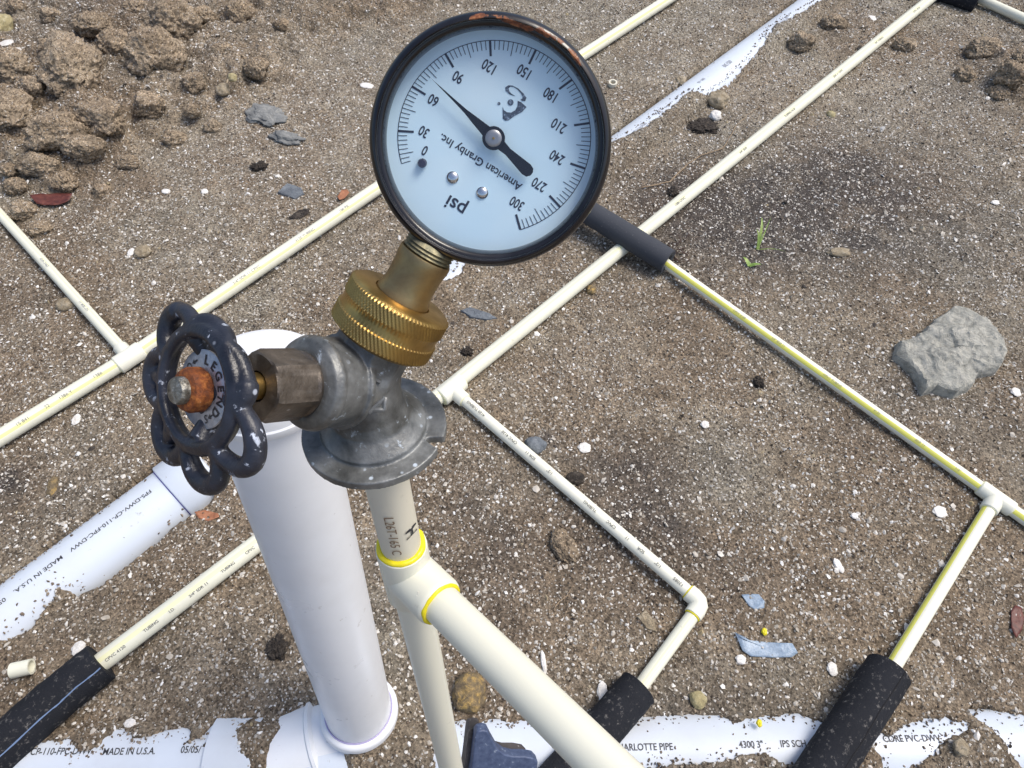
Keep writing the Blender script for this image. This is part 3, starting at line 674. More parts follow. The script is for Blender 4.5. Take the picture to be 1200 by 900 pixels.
# clay patch and slate slivers
put('clay_lump', lump_mesh('clay_lump', 90, 5, M_CLAY, .4, 1.6, .06), 312, 137, 46, 28, -25, 'smooth blue grey clay lump on the soil right of the heap', 'clay lump', None, .3, .008)
put('clay_lump', lump_mesh('clay_lump', 93, 5, M_CLAY, .4, 1.6, .06), 336, 163, 40, 16, -20, 'smeared grey clay streak just below the blue grey lump', 'clay lump', None, .3, .007)
slab('slate_chip', [(540, 363), (550, 359), (572, 366), (582, 372), (570, 374), (552, 371)], -.002, .004, M_SLATE, 5.5, 'thin dark slate chip right of the brass neck', 'slate chip', .0006)
slab('slate_chip', [(325, 225), (336, 214), (352, 219), (356, 226), (345, 232)], -.002, .004, M_SLATE, 6.5, 'smooth grey slate chip near the upper left cream pipe', 'slate chip', .0006)
slab('stone_chip', [(747, 722), (757, 714), (768, 728), (770, 740), (758, 736)], -.001, .004, M_TANROCK, 7.5, 'thin buff stone chip near the thin pipe elbow', 'stone chip', .0006)
# scraps, leaves
def sheet(name, pts, material, label, cat, curl=.004, thick=.0005, seed=1.0, lift=.0015):
    poly = gp(pts, .002); c = Vector((sum(p[0] for p in poly) / len(poly), sum(p[1] for p in poly) / len(poly), 0)); n = len(poly)
    sub = []
    for i in range(n):
        a, b = poly[i], poly[(i + 1) % n]
        for k in range(3): sub.append(Vector((a[0] + (b[0] - a[0]) * k / 3 - c.x, a[1] + (b[1] - a[1]) * k / 3 - c.y, 0)))
    rad = max(p.length for p in sub); m = len(sub); vs = []; fs = []
    for t in (1, .75, .5, .25):
        for p in sub:
            q = p * t; vs.append((q.x, q.y, lift + curl * ((q.x / rad) ** 2 + .4 * mnoise.noise(q / rad * 2 + Vector((seed, 0, 0))))))
    vs.append((0, 0, lift))
    for j in range(3):
        for i in range(m): fs.append((j * m + i, j * m + (i + 1) % m, (j + 1) * m + (i + 1) % m, (j + 1) * m + i))
    for i in range(m): fs.append((3 * m + i, 3 * m + (i + 1) % m, 4 * m))
    me = bpy.data.meshes.new(name); me.from_pydata(vs, [], fs); me.materials.append(material); me.polygons.foreach_set('use_smooth', [True] * len(fs))
    o = bpy.data.objects.new(name, me); sc.collection.objects.link(o); o.location = (c.x, c.y, gz(c.x, c.y)); md = o.modifiers.new('thick', 'SOLIDIFY'); md.thickness = thick; md.offset = 1
    return tag(o, label, cat)
sheet('plastic_scrap', [(869, 697), (880, 695), (890, 696), (896, 704), (896, 712), (886, 714), (878, 709)], M_TAPE, 'small torn blue plastic scrap, the rounder and upper of the two', 'plastic scrap', .003, seed=2)
sheet('plastic_scrap', [(861, 741), (870, 749), (900, 752), (928, 754), (935, 765), (928, 770), (905, 770), (880, 769), (870, 762)], M_TAPE, 'long torn blue plastic scrap with a pointed corner, the lower of the two', 'plastic scrap', .003, seed=4)
sheet('dead_leaf', [(1185, 716), (1190, 709), (1197, 712), (1200, 724), (1198, 738), (1191, 748), (1185, 736)], M_LEAFR, 'red brown dead leaf at the right edge of the ground', 'leaf', .004, seed=3)
sheet('dead_leaf', [(38, 234), (50, 230), (70, 229), (88, 232), (84, 239), (66, 243), (46, 242)], M_LEAFR, 'dark red leaf beside the clods near the left edge', 'leaf', .006, seed=5, lift=.006)
sheet('dead_leaf', [(228, 600), (240, 597), (256, 602), (257, 606), (244, 610), (232, 607)], M_LEAFO, 'orange brown leaf scrap beside the drain pipe coupling', 'leaf', .003, seed=6)
sheet('dead_leaf', [(396, 233), (401, 224), (407, 224), (410, 228), (404, 234), (398, 236)], M_LEAFO, 'small orange leaf scrap touching the upper left cream pipe', 'leaf', .003, seed=7, lift=.004)
sheet('dead_leaf', [(338, 256), (350, 246), (363, 244), (362, 250), (350, 257)], M_BLACK, 'small dark brown leaf above the upper left cream pipe', 'leaf', .003, seed=8)
sheet('plastic_scrap', [(34, 141), (50, 143), (52, 145), (36, 144)], M_TAPE, 'thin pale blue plastic sliver between the clods', 'plastic scrap', .001, seed=8, lift=.02)
for (px, py, lab) in ((895, 741, 'bright yellow cement blob above the long blue scrap'), (889, 848, 'bright yellow cement blob on the edge of the lower drain pipe')):
    put('cement_blob', relump(M_CEM, 1), px, py, 6.5, 7, 0, lab, 'cement blob', None, .1, .003, .014 if py > 800 else None)
# grass sprout
def blade(mb, p, d, L, wd, bend, mi=0):
    d = Vector(d).normalized(); side = d.cross(Vector((0, 0, 1))).normalized(); vs = []; fs = []; N = 6
    for i in range(N + 1):
        t = i / N; q = p + d * (L * t) + Vector((0, 0, bend * math.sin(t * PI * .8))); ww = wd * (1 - t ** 2) * .5 + .0001
        vs += [q - side * ww, q + Vector((0, 0, -.0004)), q + side * ww]
        if i: o = (i - 1) * 3; fs += [(o, o + 1, o + 4, o + 3), (o + 1, o + 2, o + 5, o + 4)]
    mb.add(vs, fs, mi)
g = G(888, 292); g.z = gz(g.x, g.y)
t = thing('grass_sprout', g, 'lone green grass sprout on the dark soil between the two long pipes', 'grass sprout')
for (dx, dy, L, wd, bn) in ((.15, 1, .05, .005, .02), (.5, 1, .06, .002, .01), (.7, -.5, .045, .0018, .006), (-.1, .9, .03, .003, .015)):
    m = MB(); blade(m, g, (dx, dy, .35), L, wd, bn); m.done('blade', M_GRASS, t)
g = G(878, 312); g.z = gz(g.x, g.y) + .002
m = MB(); blade(m, g, (-.6, .9, .1), .018, .007, .005); blade(m, g, (1, -.1, .1), .018, .007, .004); tag(m.done('seedling_leaf', M_GRASS), 'pair of small yellow green leaves just below the grass sprout', 'seedling')
# dry roots
def root(pts, r, label, name='dry_root'):
    P = []
    for (a, b) in pts:
        q = G(a, b); P.append(Vector((q.x, q.y, gz(q.x, q.y) + r * 1.2 + .0015)))
    Q = []
    for i in range(len(P) - 1):
        for k in range(5):
            tt = k / 5; Q.append(P[i].lerp(P[i + 1], tt) + Vector((rng.normal(0, .0006), rng.normal(0, .0006), rng.uniform(0, .0008))))
    Q.append(P[-1]); m = MB(); m.tube(Q, [r * (1 - .6 * i / len(Q)) for i in range(len(Q))], 8)
    return m.done(name, M_TWIG)
tag(root([(752, 222), (785, 215), (806, 193), (822, 184), (846, 176), (863, 148), (876, 136), (890, 126)], .0013, ''), 'long thin dry root running beside the long cream pipe', 'dry root')
tag(root([(650, 712), (664, 698), (672, 686)], .0008, ''), 'short pale rootlet on the soil inside the pipe square', 'dry root')
tg = thing('root_tuft', G(796, 296), 'tuft of dark dry rootlets at the end of the grey foam sleeve', 'root tuft')
m = MB()
for k in range(16):
    a = rng.uniform(0, 2 * PI); p0 = G(796 + rng.uniform(-14, 14), 292 + rng.uniform(-12, 16), .004); L = rng.uniform(.012, .03)
    pts = [p0 + Vector((math.cos(a + q * .25) * L * q / 4, math.sin(a + q * .25) * L * q / 4, .004 * math.sin(q))) for q in range(5)]
    m.tube(pts, .0007, 5)
m.done('rootlets', rock('dark_root', (.03, .018, .014), (.06, .035, .03), (.12, .08, .06)), tg)['kind'] = 'stuff'

# ------------------------------------------------------------------ drain pipes (white, half buried)
def ring_pts(c, ax, r, n=32): pass
def drain(name, k, label, seg=96):
    a, b = DRAINS[k]; p = a - Vector((0, 0, RD)); q = b - Vector((0, 0, RD)); d = (q - p).normalized()
    t = thing(name, (p + q) / 2, label, 'drain pipe')
    m = MB(); L = (q - p).length
    m.tube([p + d * (L * i / 30) for i in range(31)], RD, seg); m.done('pipe', M_PVCD, t)
    return t, p, q, d
def s_at(p, d, px, py, z): 
    g = G(px, py, z); return (g - p).dot(d)
t1, p1, q1, d1 = drain('drain_pipe', 0, 'white drain pipe passing under the valve from lower left to upper right, half buried')
s = s_at(p1, d1, 197, 572, .018); m = MB(); m.lathe(p1, d1, [(RD, s - .0008), (RD + .004, s), (RD + .0052, s + .0015), (RD + .0052, s + .052), (RD, s + .054)], 96); m.done('coupling', M_PVCD, t1)
m = MB(); m.lathe(p1, d1, [(RD + .0002, s - .0016), (RD + .0008, s - .001), (RD + .0012, s - .0002), (RD + .0012, s + .0002)], 96); m.done('primer_line', M_PURP, t1)
m = MB()
out = Vector((0, .12, 1))
for (txt, px, py, o_, sz) in (('FPS-DWV-CP-110-FPC-DWV', 128, 606, (.15, .2, 1), .0078), ('MADE IN U.S.A.', 40, 667, (.15, .2, 1), .0078), ('05', -2, 700, (.15, .2, 1), .0078)):
    s = s_at(p1, d1, px, py, .02); text_pipe(m, txt, p1 + d1 * s, -d1, Vector(o_), RD, sz, 1.15, .008)
m.done('lettering', M_INK, t1)
m = MB()
for (txt, px, py, o_, sz) in (('CP-110-FPC-DWV', 912, 26, (0, 0, 1), .008), ('181-16', 819, 93, (0, .1, 1), .009), ('05/30', 846, 72, (0, -.05, 1), .013), ('U 4', 770, 130, (0, 0, 1), .009), ('MADE IN U.S.A.', 748, 148, (0, 0, 1), .006)):
    s = s_at(p1, d1, px, py, .02); text_pipe(m, txt, p1 + d1 * s, -d1, Vector(o_), RD, sz, .9)
m.done('lettering', M_INKG, t1)
t3, p3, q3, d3 = drain('drain_pipe', 1, 'white drain pipe along the lower edge of the frame, broken up by soil')
m = MB()
for (txt, px, py, o_) in (('CP-110-FPC-DWV', 72, 881, (0, 0, 1)), ('MADE IN U.S.A.', 152, 881, (0, 0, 1)), ('05/05/', 224, 879, (0, 0, 1)), ('CHARLOTTE PIPE', 753, 876, (0, 0, 1)), ('4300 3"', 880, 873, (0, 0, 1)), ('IPS SCH 40', 935, 872, (0, 0, 1)), ('CORE PVC-DWV', 1068, 866, (0, 0, 1))):
    g = G(px, py, .013); s = (g - p3).dot(d3); off = g - (p3 + d3 * s); text_pipe(m, txt, p3 + d3 * s, d3, off, RD, .0095, .86, .012)
m.done('lettering', M_INK, t3)
m = MB()
s = s_at(p3, d3, 242, 875, .013); m.lathe(p3, d3, [(RD, s - .0005), (RD + .004, s), (RD + .004, s + .05), (RD, s + .051)], 96); m.done('coupling', M_PVCD, t3)

# ------------------------------------------------------------------ white standpipe
RP = .0341
S1 = W(CP(341, 560, 478)); S2 = W(CP(421, 834, 755)); sd_ = (S1 - S2).normalized()
ts = thing('standpipe', S2, 'thick white standpipe rising from the ground behind the handwheel, capped at its top', 'standpipe')
topL = (S1 - S2).length
m = MB(); m.lathe(S2, sd_, [(RP, -.05), (RP, topL + .085)], 96); m.done('pipe', M_PVC, ts)
m = MB(); c0 = topL + .079; c1 = topL + .101
m.lathe(S2, sd_, [(RP, c0), (RP + .0036, c0 + .0004), (RP + .0044, c0 + .0016), (RP + .0044, c0 + .006), (RP + .0034, c0 + .007), (RP + .003, c1 - .003), (RP + .0022, c1 - .0012), (RP + .0008, c1 - .0002), (RP - .004, c1 + .0006), (RP * .5, c1 + .0018), (.0004, c1 + .0022)], 96); m.done('cap', M_PVC, ts)
# base fitting
m = MB(); m.lathe(S2, sd_, [(RP, .006), (RP + .0035, .0062), (RP + .006, .0045), (RP + .0068, .002), (RP + .0068, -.004), (RP + .005, -.006), (RP + .004, -.03), (RP + .002, -.06), (RP - .01, -.07)], 96)
lb = Vector((-1, -.34, -.10)).normalized(); o_ = S2 - sd_ * .041
m.lathe(o_, lb, [(.01, -.034), (.030, -.026), (.038, -.012), (RP + .005, .0), (RP + .006, .044), (RP + .0095, .0455), (RP + .0115, .047), (RP + .0115, .0505), (RP + .009, .0525), (RP + .0085, .14)], 96)
bo = m.done('elbow', M_PVC, ts)
m = MB(); m.tube([S2 + sd_ * .0064 + (frame(sd_)[0] * math.cos(a) + frame(sd_)[1] * math.sin(a)) * (RP + .0008) for a in [2 * PI * i / 64 for i in range(64)]], .0008, 8, closed=True, up=tuple(sd_)); m.done('primer_ring', mat('faint_primer', (.42, .38, .60), .4)[0], ts)

# ------------------------------------------------------------------ thin cream water pipes on the soil
R34, R12 = .0111, .0080
def gpath(pts, r, dz=0.0, n=6):
    P = [G(a, b, r + .0005 + dz) for a, b in pts]; out = []
    for i in range(len(P) - 1):
        for k in range(n): out.append(P[i].lerp(P[i + 1], k / n))
    out.append(P[-1]); N_ = len(out)
    return [p + Vector((0, 1, 0)) * (.0002 * math.sin(i * .37 + len(pts)) * math.sin(PI * i / (N_ - 1))) for i, p in enumerate(out)]
def socket(mb, c, d, r, L0, L1, wall=.0026):
    "moulded socket: from distance L0 to L1 along d"
    ro = r + wall
    mb.lathe(c, d, [(ro * .98, L0), (ro, L0 + .0006), (ro, L1 - .0012), (ro - .0006, L1 - .0003), (ro - .0012, L1), (r - .0004, L1 - .0002)], 48)
def tee(parent, c, da, db, ra, rb, la=.020, lb=.022):
    da = Vector(da).normalized(); db = Vector(db).normalized()
    m = MB(); ro = ra + .0026
    m.lathe(c, da, [(ra - .0004, -la + .0002), (ro - .0011, -la), (ro - .0002, -la + .0008), (ro, -la + .002), (ro, la - .002), (ro - .0002, la - .0008), (ro - .0011, la), (ra - .0004, la - .0002)], 48)
    socket(m, c, db, rb, .0, lb + ro * .4)
    ob = m.done('tee', M_CPVCF, parent)
    m = MB()
    for d_, L, r in ((da, la, ra), (-da, la, ra), (db, lb + ro * .4, rb)):
        m.lathe(c, d_, [(r + .0001, L - .0008), (r + .0012, L - .0003), (r + .0009, L + .0006), (r + .0002, L + .0009)], 48)
    m.done('cement_bead', M_YELP, ob)
    return ob
def print_on(parent, p, q, txts, r, out, flip=1, size=.0045, material=None, sc_=1.0):
    p = p + Vector((0, 0, .0006)); q = q + Vector((0, 0, .0006)); d = (q - p).normalized(); m = MB(); r = r + (.0003 if r > .01 else 0)
    for (txt, f) in txts: text_pipe(m, txt, p.lerp(q, f), d * flip, (CAM - p.lerp(q, f)).normalized() + Vector((out[0] * .3, out[1] * .7, 0)), r, size * 1.1, sc_)
    return m.done('lettering', material or M_INK, parent)

# line A (upper left)
A = gpath([(-80, 564), (0, 513), (152, 419), (430, 229), (560, 143), (690, 60), (785, -2), (900, -76)], R34)
ta = thing('water_pipe', G(152, 419, 0), 'cream water pipe passing behind the handwheel and gauge, branch pipe joining from upper left', 'water pipe')
m = MB(); m.tube(A, R34, 60, 0, (33, 52), 1); m.done('pipe', [M_CPVC, M_YELA], ta)
ctr = G(152, 419, R34); dA = (G(430, 229, R34) - G(0, 513, R34)).normalized(); tb = G(0, 251, R12)
te = tee(ta, ctr, dA, tb - ctr, R34, R12)
m = MB(); m.tube([ctr, ctr.lerp(tb, .5), tb, tb + (tb - ctr) * .3], R12, 32, 0, (10, 30), 1); m.done('branch_pipe', [M_CPVC, M_YELP], ta)
print_on(ta, G(0, 513, R34), G(152, 419, R34), [('15 841', .18), ('22', .36), ('1386 Y', .5), ('1386', .75)], R34, (.1, .5, 1), 1, .006, M_INKG)
print_on(ta, G(220, 372, R34), G(430, 229, R34), [('3/4" SDR 11 CPVC', .3), ('4120 TUBING', .62), ('100 PSI', .85)], R34, (.1, .6, 1), 1, .006, M_INKG)
print_on(ta, ctr, tb, [('1/2" SDR 11', .3), ('CPVC 4120', .6)], R12, (.2, .1, 1), 1, .005, M_INKG)

# line B (long diagonal)
Bpts = [(60, 822), (115, 779), (310, 630), (527, 454), (656, 350), (730, 290.5), (880, 169), (1096, -6), (1200, -90)]
B = gpath(Bpts, R34)
tb_ = thing('water_pipe', G(527, 456, 0), 'long diagonal cream water pipe with a thin branch ending in an elbow', 'water pipe')
m = MB(); m.tube(B, R34, 40, 0, (2, 26), 1); m.done('pipe', [M_CPVC, M_YELP], tb_)
cb = G(529, 456, R34); dB = (G(656, 350, R34) - G(310, 630, R34)).normalized(); e1 = G(822, 707, R12)
tee(tb_, cb, dB, e1 - cb, R34, R12)
m = MB(); m.tube([cb, cb.lerp(e1, .5), e1 - (e1 - cb).normalized() * .004], R12, 32); m.done('branch_pipe', [M_CPVCF], tb_)
e2 = G(735, 826, R12); de = (e2 - e1).normalized(); dc = (cb - e1).normalized()
m = MB(); ro = R12 + .0026
arc = [e1 + dc * .019, e1 + dc * .0185, e1 + dc * .010, e1 + dc * .004 + de * .001, e1 + dc * .001 + de * .004, e1 + de * .010, e1 + de * .0185, e1 + de * .019]
m.tube(arc, [ro - .001, ro, ro, ro, ro, ro, ro, ro - .001], 40); el = m.done('elbow', M_CPVCF, tb_)
m = MB()
for d_ in (dc, de): m.lathe(e1, d_, [(R12 + .0002, .0192), (R12 + .0016, .0189), (R12 + .0012, .0202), (R12 + .0002, .0206)], 40)
m.done('cement_bead', M_CEM, el)
m = MB(); e3 = e1 + (e2 - e1) * 1.9; m.tube([e1, e2, e3], R12, 32, 0, (-25, 15), 1); m.done('branch_end', [M_CPVC, M_YELP], tb_)
print_on(tb_, cb, e1, [('4120 TUBING', .12), ('CPVC 4120', .27), ('SDR 11', .36), ('1/2"', .44), ('TUBING', .60), ('CPVC', .68), ('11', .74), ('SDR', .79), ('1/2"', .85), ('12085', .92)], R12, (0, .35, 1), -1, .0052)
print_on(tb_, G(115, 779, R34), G(310, 630, R34), [('CPVC 4120', .1), ('TUBING', .3), ('I.D.', .42), ('3/4" SDR 11', .58), ('TUBING', .76), ('CPVC', .9)], R34, (.25, -.3, 1), 1, .0045)
print_on(tb_, G(730, 290.5, R34), G(1096, -6, R34), [('1386 CPVC', .13), ('3/4" SDR', .3), ('TUBING 4120', .44), ('SDR 11 CPVC', .6), ('3/4" TUBING', .75), ('CPVC 4120', .9)], R34, (0, 0, 1), 1, .0055)

# pipe C: from the grey foam sleeve to the tee at the right
c0_ = G(786, 313, R12 + .006); c1_ = G(1167, 584, R12)
tc = thing('water_pipe', G(1167, 584, 0), 'cream pipe with bright yellow stripe running from grey foam sleeve to tee', 'water pipe')
dC = (c1_ - c0_).normalized(); m = MB(); m.tube([c0_ - dC * .035 + Vector((0, 0, .003)), c0_, c0_.lerp(c1_, .3), c0_.lerp(c1_, .6), c1_, c1_ + dC * .1], R12, 40, 0, (22, 62), 1); m.done('pipe', [M_CPVCF, M_YEL], tc)
c2_ = G(1040, 792, R12); tee(tc, c1_, dC, c2_ - c1_, R12, R12, .022, .019)
c3_ = c1_ + (c2_ - c1_) * 1.6
m = MB(); m.tube([c1_, c2_, c3_], R12 * 1.02, 40, 0, (38, 80), 1); m.done('branch_pipe', [M_CPVCF, M_YEL], tc)
print_on(tc, c0_, c1_, [('CPVC 4120', .25), ('1/2" SDR 11', .38), ('CPVC TUBING', .55), ('4120', .68), ('SDR 11', .8), ('1/2"', .9)], R12, (.1, .42, 1), 1, .0042, M_INKG)

# foam sleeves
def sleeve(pts, r, ri, z, label, material=M_FOAM, slit=None, sl_mat=M_DARK, ext0=0, ext1=0, wob=.0007, thicken=1.0):
    P = [G(a, b, zz) for (a, b), zz in zip(pts, z)]; Q = []
    d0 = (P[0] - P[1]).normalized(); P[0] = P[0] + d0 * ext0
    for i in range(len(P) - 1):
        for k in range(14): Q.append(P[i].lerp(P[i + 1], k / 14))
    Q.append(P[-1])
    t = thing('foam_sleeve', Vector((P[0].x, P[0].y, 0)), label, 'pipe insulation')
    m = MB(); n = len(Q); rr = [r * (1 + wob / r * mnoise.noise(Vector((i * .9, r * 99, 0)))) for i in range(n)]; seg = 48
    m.tube(Q, rr, seg); m.f = m.f[:-2]; m.m = m.m[:-2]
    d = (Q[-1] - Q[-2]).normalized(); x, y, a = frame(d)
    # far end annulus and bore
    m.lathe(Q[-1], d, [(r * .999, 0), (r * .97, .0008), (ri + .001, .0006), (ri, 0), (ri, -.03)], seg); m.f = m.f[:-2]; m.m = m.m[:-2]
    m.lathe(Q[0], -(Q[1] - Q[0]).normalized(), [(r * .999, 0), (ri, 0), (ri, -.03)], seg); m.f = m.f[:-2]; m.m = m.m[:-2]
    m.done('foam_tube', material, t, fix=True)
    if slit is not None:
        m = MB(); P2 = []
        for i, q in enumerate(Q):
            dd = (Q[min(i + 1, n - 1)] - Q[max(i - 1, 0)]).normalized(); u = Vector((0, 0, 1)); u = (u - dd * u.dot(dd)).normalized(); s_ = dd.cross(u)
            an = R(slit + 7 * mnoise.noise(Vector((i * .25, 1.3, 0)))); P2.append(q + (u * math.cos(an) + s_ * math.sin(an)) * (rr[i] - .0002))
        m.tube(P2, [.0007 + .0006 * abs(mnoise.noise(Vector((i * .5, 7, 0)))) for i in range(n)], 8); m.done('slit', sl_mat, t)
    return t
sleeve([(-30, 905), (62, 822), (118, 776)], .024, R34 + .0008, (.02, .02, .018), 'black foam sleeve with a bluish glued slit on the pipe at the lower left', M_FOAM, 42, M_SLIT, .1)
sleeve([(640, 930), (700, 862), (748, 806)], .0215, R12 + .002, (.018, .018, .016), 'short black foam sleeve passing under the thick sloping cream pipe', M_FOAM, None, M_DARK, .05)
sleeve([(950, 925), (985, 872), (1041, 786)], .024, R12 + .003, (.026, .024, .020), 'black foam sleeve with a dark lengthwise slit at the lower right', M_FOAM, 24, M_DARK, .08)
sleeve([(650, 225), (700, 255), (783, 306)], .0195, R12 + .003, (.034, .034, .024), 'dark grey foam sleeve emerging from behind the gauge and crossing over the long pipe', M_FOAMG, None, M_DARK, .0)
t5 = thing('water_pipe', G(1146, 0, 0), 'short cream pipe at the upper right corner leaving a black foam sleeve', 'water pipe')
m = MB(); m.tube([G(1120, -14, .012), G(1200, 22, .012), G(1290, 62, .012)], .0095, 32); m.done('pipe', M_CPVC, t5)
sleeve([(1040, -40), (1100, -14), (1146, 2)], .026, .012, (.016, .016, .014), 'black foam sleeve at the upper right corner of the ground', M_FOAM, None)
sleeve([(1010, -60), (1050, -20), (1075, -4)], .024, .012, (.004, .004, .002), 'black foam sleeve end tucked beside the long pipe at the upper edge', M_FOAM, None)

# offcut and loose ring
g0, g1 = G(14, 786, .0095), G(37, 781, .0095); dd = (g1 - g0).normalized()
t = thing('pipe_offcut', G(25, 783, 0), 'short cut piece of cream pipe lying above the left foam sleeve', 'pipe offcut')
m = MB(); m.lathe(g0, dd, [(.0065, .001), (.0065, 0), (.0085, 0), (.0085, (g1 - g0).length), (.0065, (g1 - g0).length), (.0065, .001)], 32); m.f = m.f[:-2]; m.m = m.m[:-2]; m.done('wall', M_CPVC, t)
m = MB(); m.cyl(g0, dd, .0066, .001, .002, 24); m.done('inner_face', M_PURP, t)
gg = G(718, 99, .003); m = MB(); m.lathe(gg, (0, -.1, 1), [(.0055, -.006), (.0055, .006), (.0085, .006), (.0085, -.006)], 32); m.f = m.f[:-2]; m.m = m.m[:-2]
tag(m.done('pipe_stub', M_TAN, fix=True), 'open end of a small buried pipe stub right of the gauge', 'pipe stub')

# ------------------------------------------------------------------ riser with tee and sloping branch pipe
RR = .00795
R1 = CP(455, 572, 254); ud = Vector((.009, .70, .714)).normalized()
def RL(t): return R1 + ud * t
tr_ = thing('riser_pipe', W(RL(410)), 'cream riser pipe carrying the valve, with a thick branch sloping to the lower right', 'riser pipe')
Tc = RL(57); udw = WD(ud)
m = MB(); m.tube([W(RL(-30)), W(RL(0)), W(RL(50))], RR, 64); m.done('upper_pipe', M_TAN, tr_)
m = MB(); m.tube([W(RL(60)), W(RL(150)), W(RL(300)), W(RL(415))], RR, 64); m.done('lower_pipe', M_CPVCR, tr_)
be = Vector((31, 123.5, 228)); bd = (be - Tc).normalized(); bdw = WD(bd); Tw = W(Tc)
m = MB(); m.tube([Tw, Tw + bdw * .1, Tw + bdw * .2, Tw + bdw * .27], RR, 64); m.done('branch_pipe', M_CPVCR, tr_)
m = MB(); ro = RR + .0024
m.lathe(Tw, udw, [(RR - .0003, -.0190), (ro - .001, -.0192), (ro - .0002, -.0185), (ro, -.017), (ro, .017), (ro - .001, .0192), (RR - .0003, .019)], 64)
m.lathe(Tw, bdw, [(RR * .6, 0), (ro, .001), (ro, .021), (ro - .0003, .0224), (ro - .001, .0232), (RR - .0003, .023)], 64)
te = m.done('tee', M_CPVCR, tr_)
m = MB()
def bead(m, c, d, r, h, tr=.0012, seed=0, n=72):
    x, y, a = frame(d); m.tube([c + a * (h + .0004 * mnoise.noise(Vector((math.cos(q) * 2, math.sin(q) * 2, seed)))) + (x * math.cos(q) + y * math.sin(q)) * r for q in [2 * PI * i / n for i in range(n)]], [tr * (1 + .35 * mnoise.noise(Vector((math.cos(2 * PI * i / n) * 3, math.sin(2 * PI * i / n) * 3, seed + 5)))) for i in range(n)], 10, closed=True, up=tuple(a))
bead(m, Tw, udw, RR + .0006, -.0192, .0013, 1); bead(m, Tw, bdw, RR + .0006, .0233, .0009, 2)
m.done('cement_bead', M_CEM, te)
m = MB(); seamd = (bdw - udw * bdw.dot(udw)).normalized(); sn = udw.cross(seamd)
m.tube([Tw + udw * .004 * k + sn * (ro + .0001) for k in range(-4, 5)], .0003, 6); m.done('mould_seam', M_CPVCR, te)
m = MB(); vo = (CAM - Tw).normalized()
text_pipe(m, 'L26T-165 C', W(RL(19)), udw, vo + Vector((-.15, 0, 0)), RR, .0052, 1.0); m.done('lettering', M_INKB, tr_)
m = MB(); text_pipe(m, 'H', W(RL(21)), RIGHT * 0 + udw, vo + Vector((.48, .0, 0)), RR, .0085, 1.0, .01); m.done('marker_letter', M_INK, tr_)
m = MB(); text_pipe(m, 'CPVC 1/2"', Tw + bdw * .014, udw.cross(vo), vo, ro, .0022, 1.0); m.done('embossed_lettering', mat('embossed_cream', (.62, .60, .52), .5)[0], te)

# ------------------------------------------------------------------ hose valve
MM = .001
Bc = Vector((-48, -1, 217)); av = Vector((.52, -.805, -.285)).normalized(); hv = Vector((-.55, .045, -.835)).normalized()
Bw = W(Bc); aw = WD(av); hw = WD(hv); uw = -udw
tv = thing('hose_valve', W(Bc + ud * 24), 'weathered grey bronze hose valve with a round flange, standing on the riser pipe', 'hose valve')
m = MB()
def rm(l): return [(a * MM, b * MM) for a, b in l]
m.lathe(Bw, hw, rm([(4, -13), (9, -11), (11.5, -7), (12.5, -2), (12.4, 4), (12.6, 5.2), (14.3, 5.4), (14.4, 7.2), (13.4, 7.6), (13.4, 16), (13.9, 16.4), (13.9, 17.6), (13.0, 19.5), (10.5, 20.5)]), 48)
m.lathe(Bw, aw, rm([(7, -12), (11.6, -9), (12.6, -4), (12.4, 6), (11.6, 8), (11.6, 17)]), 8, hint=tuple(hw + uw * .35))
m.lathe(Bw, aw, rm([(7, -11), (10.4, -8), (10.6, 0), (10.4, 10), (10.4, 17)]), 48)
Fw = W(RL(-34)); 
m.lathe(Fw, udw, rm([(9, -22), (10.5, -16), (11.0, -10), (12.5, -6), (15.5, -3), (17, -1.6), (17, 2)]), 48)
# flange with slots
fx, fy, fa = frame(udw, tuple(RIGHT)); poly = []
vis = [-WD(Vector((-.25, -.8, 0)))]
def ang_of(px, py):
    g = W(CP(px, py, 236)) - Fw; return math.degrees(math.atan2(g.dot(fy), g.dot(fx)))
n1 = ang_of(489, 540); n2 = n1 + 180
for i in range(180):
    a = i * 2; r = 23.3
    for nn in (n1, n2):
        d_ = abs((a - nn + 180) % 360 - 180)
        if d_ < 5: r = 23.3 - 5.2 * math.sqrt(max(0, 1 - (d_ / 5) ** 2))
    poly.append((r * MM * math.cos(R(a)), r * MM * math.sin(R(a))))
m.prism(poly, Fw, fx, fy, 0, .0032)
body = m.done('body', M_VALVE, tv, fix=True)
md = body.modifiers.new('cast', 'REMESH'); md.mode = 'VOXEL'; md.voxel_size = .0004; md.use_smooth_shade = True
md = body.modifiers.new('soft', 'SMOOTH'); md.factor = .5; md.iterations = 2
# raised foundry marks on the body (angled strokes)
m = MB(); so_ = (CAM - Bw).normalized(); sx_ = RIGHT; sy_ = sx_.cross(-so_).normalized()
def bodypt(px, py, D): return W(CP(px, py, D))
for (a, b, c, d) in ((402, 487, 418, 470), (418, 470, 421, 484), (425, 470, 432, 483), (432, 483, 452, 466), (452, 466, 450, 480), (437, 480, 450, 480), (410, 430, 446, 448)):
    m.tube([bodypt(a, b, 207), bodypt((a + c) / 2, (b + d) / 2, 206.6), bodypt(c, d, 207)], .0008, 8)
fm = m.done('foundry_mark', M_VALVE, tv)
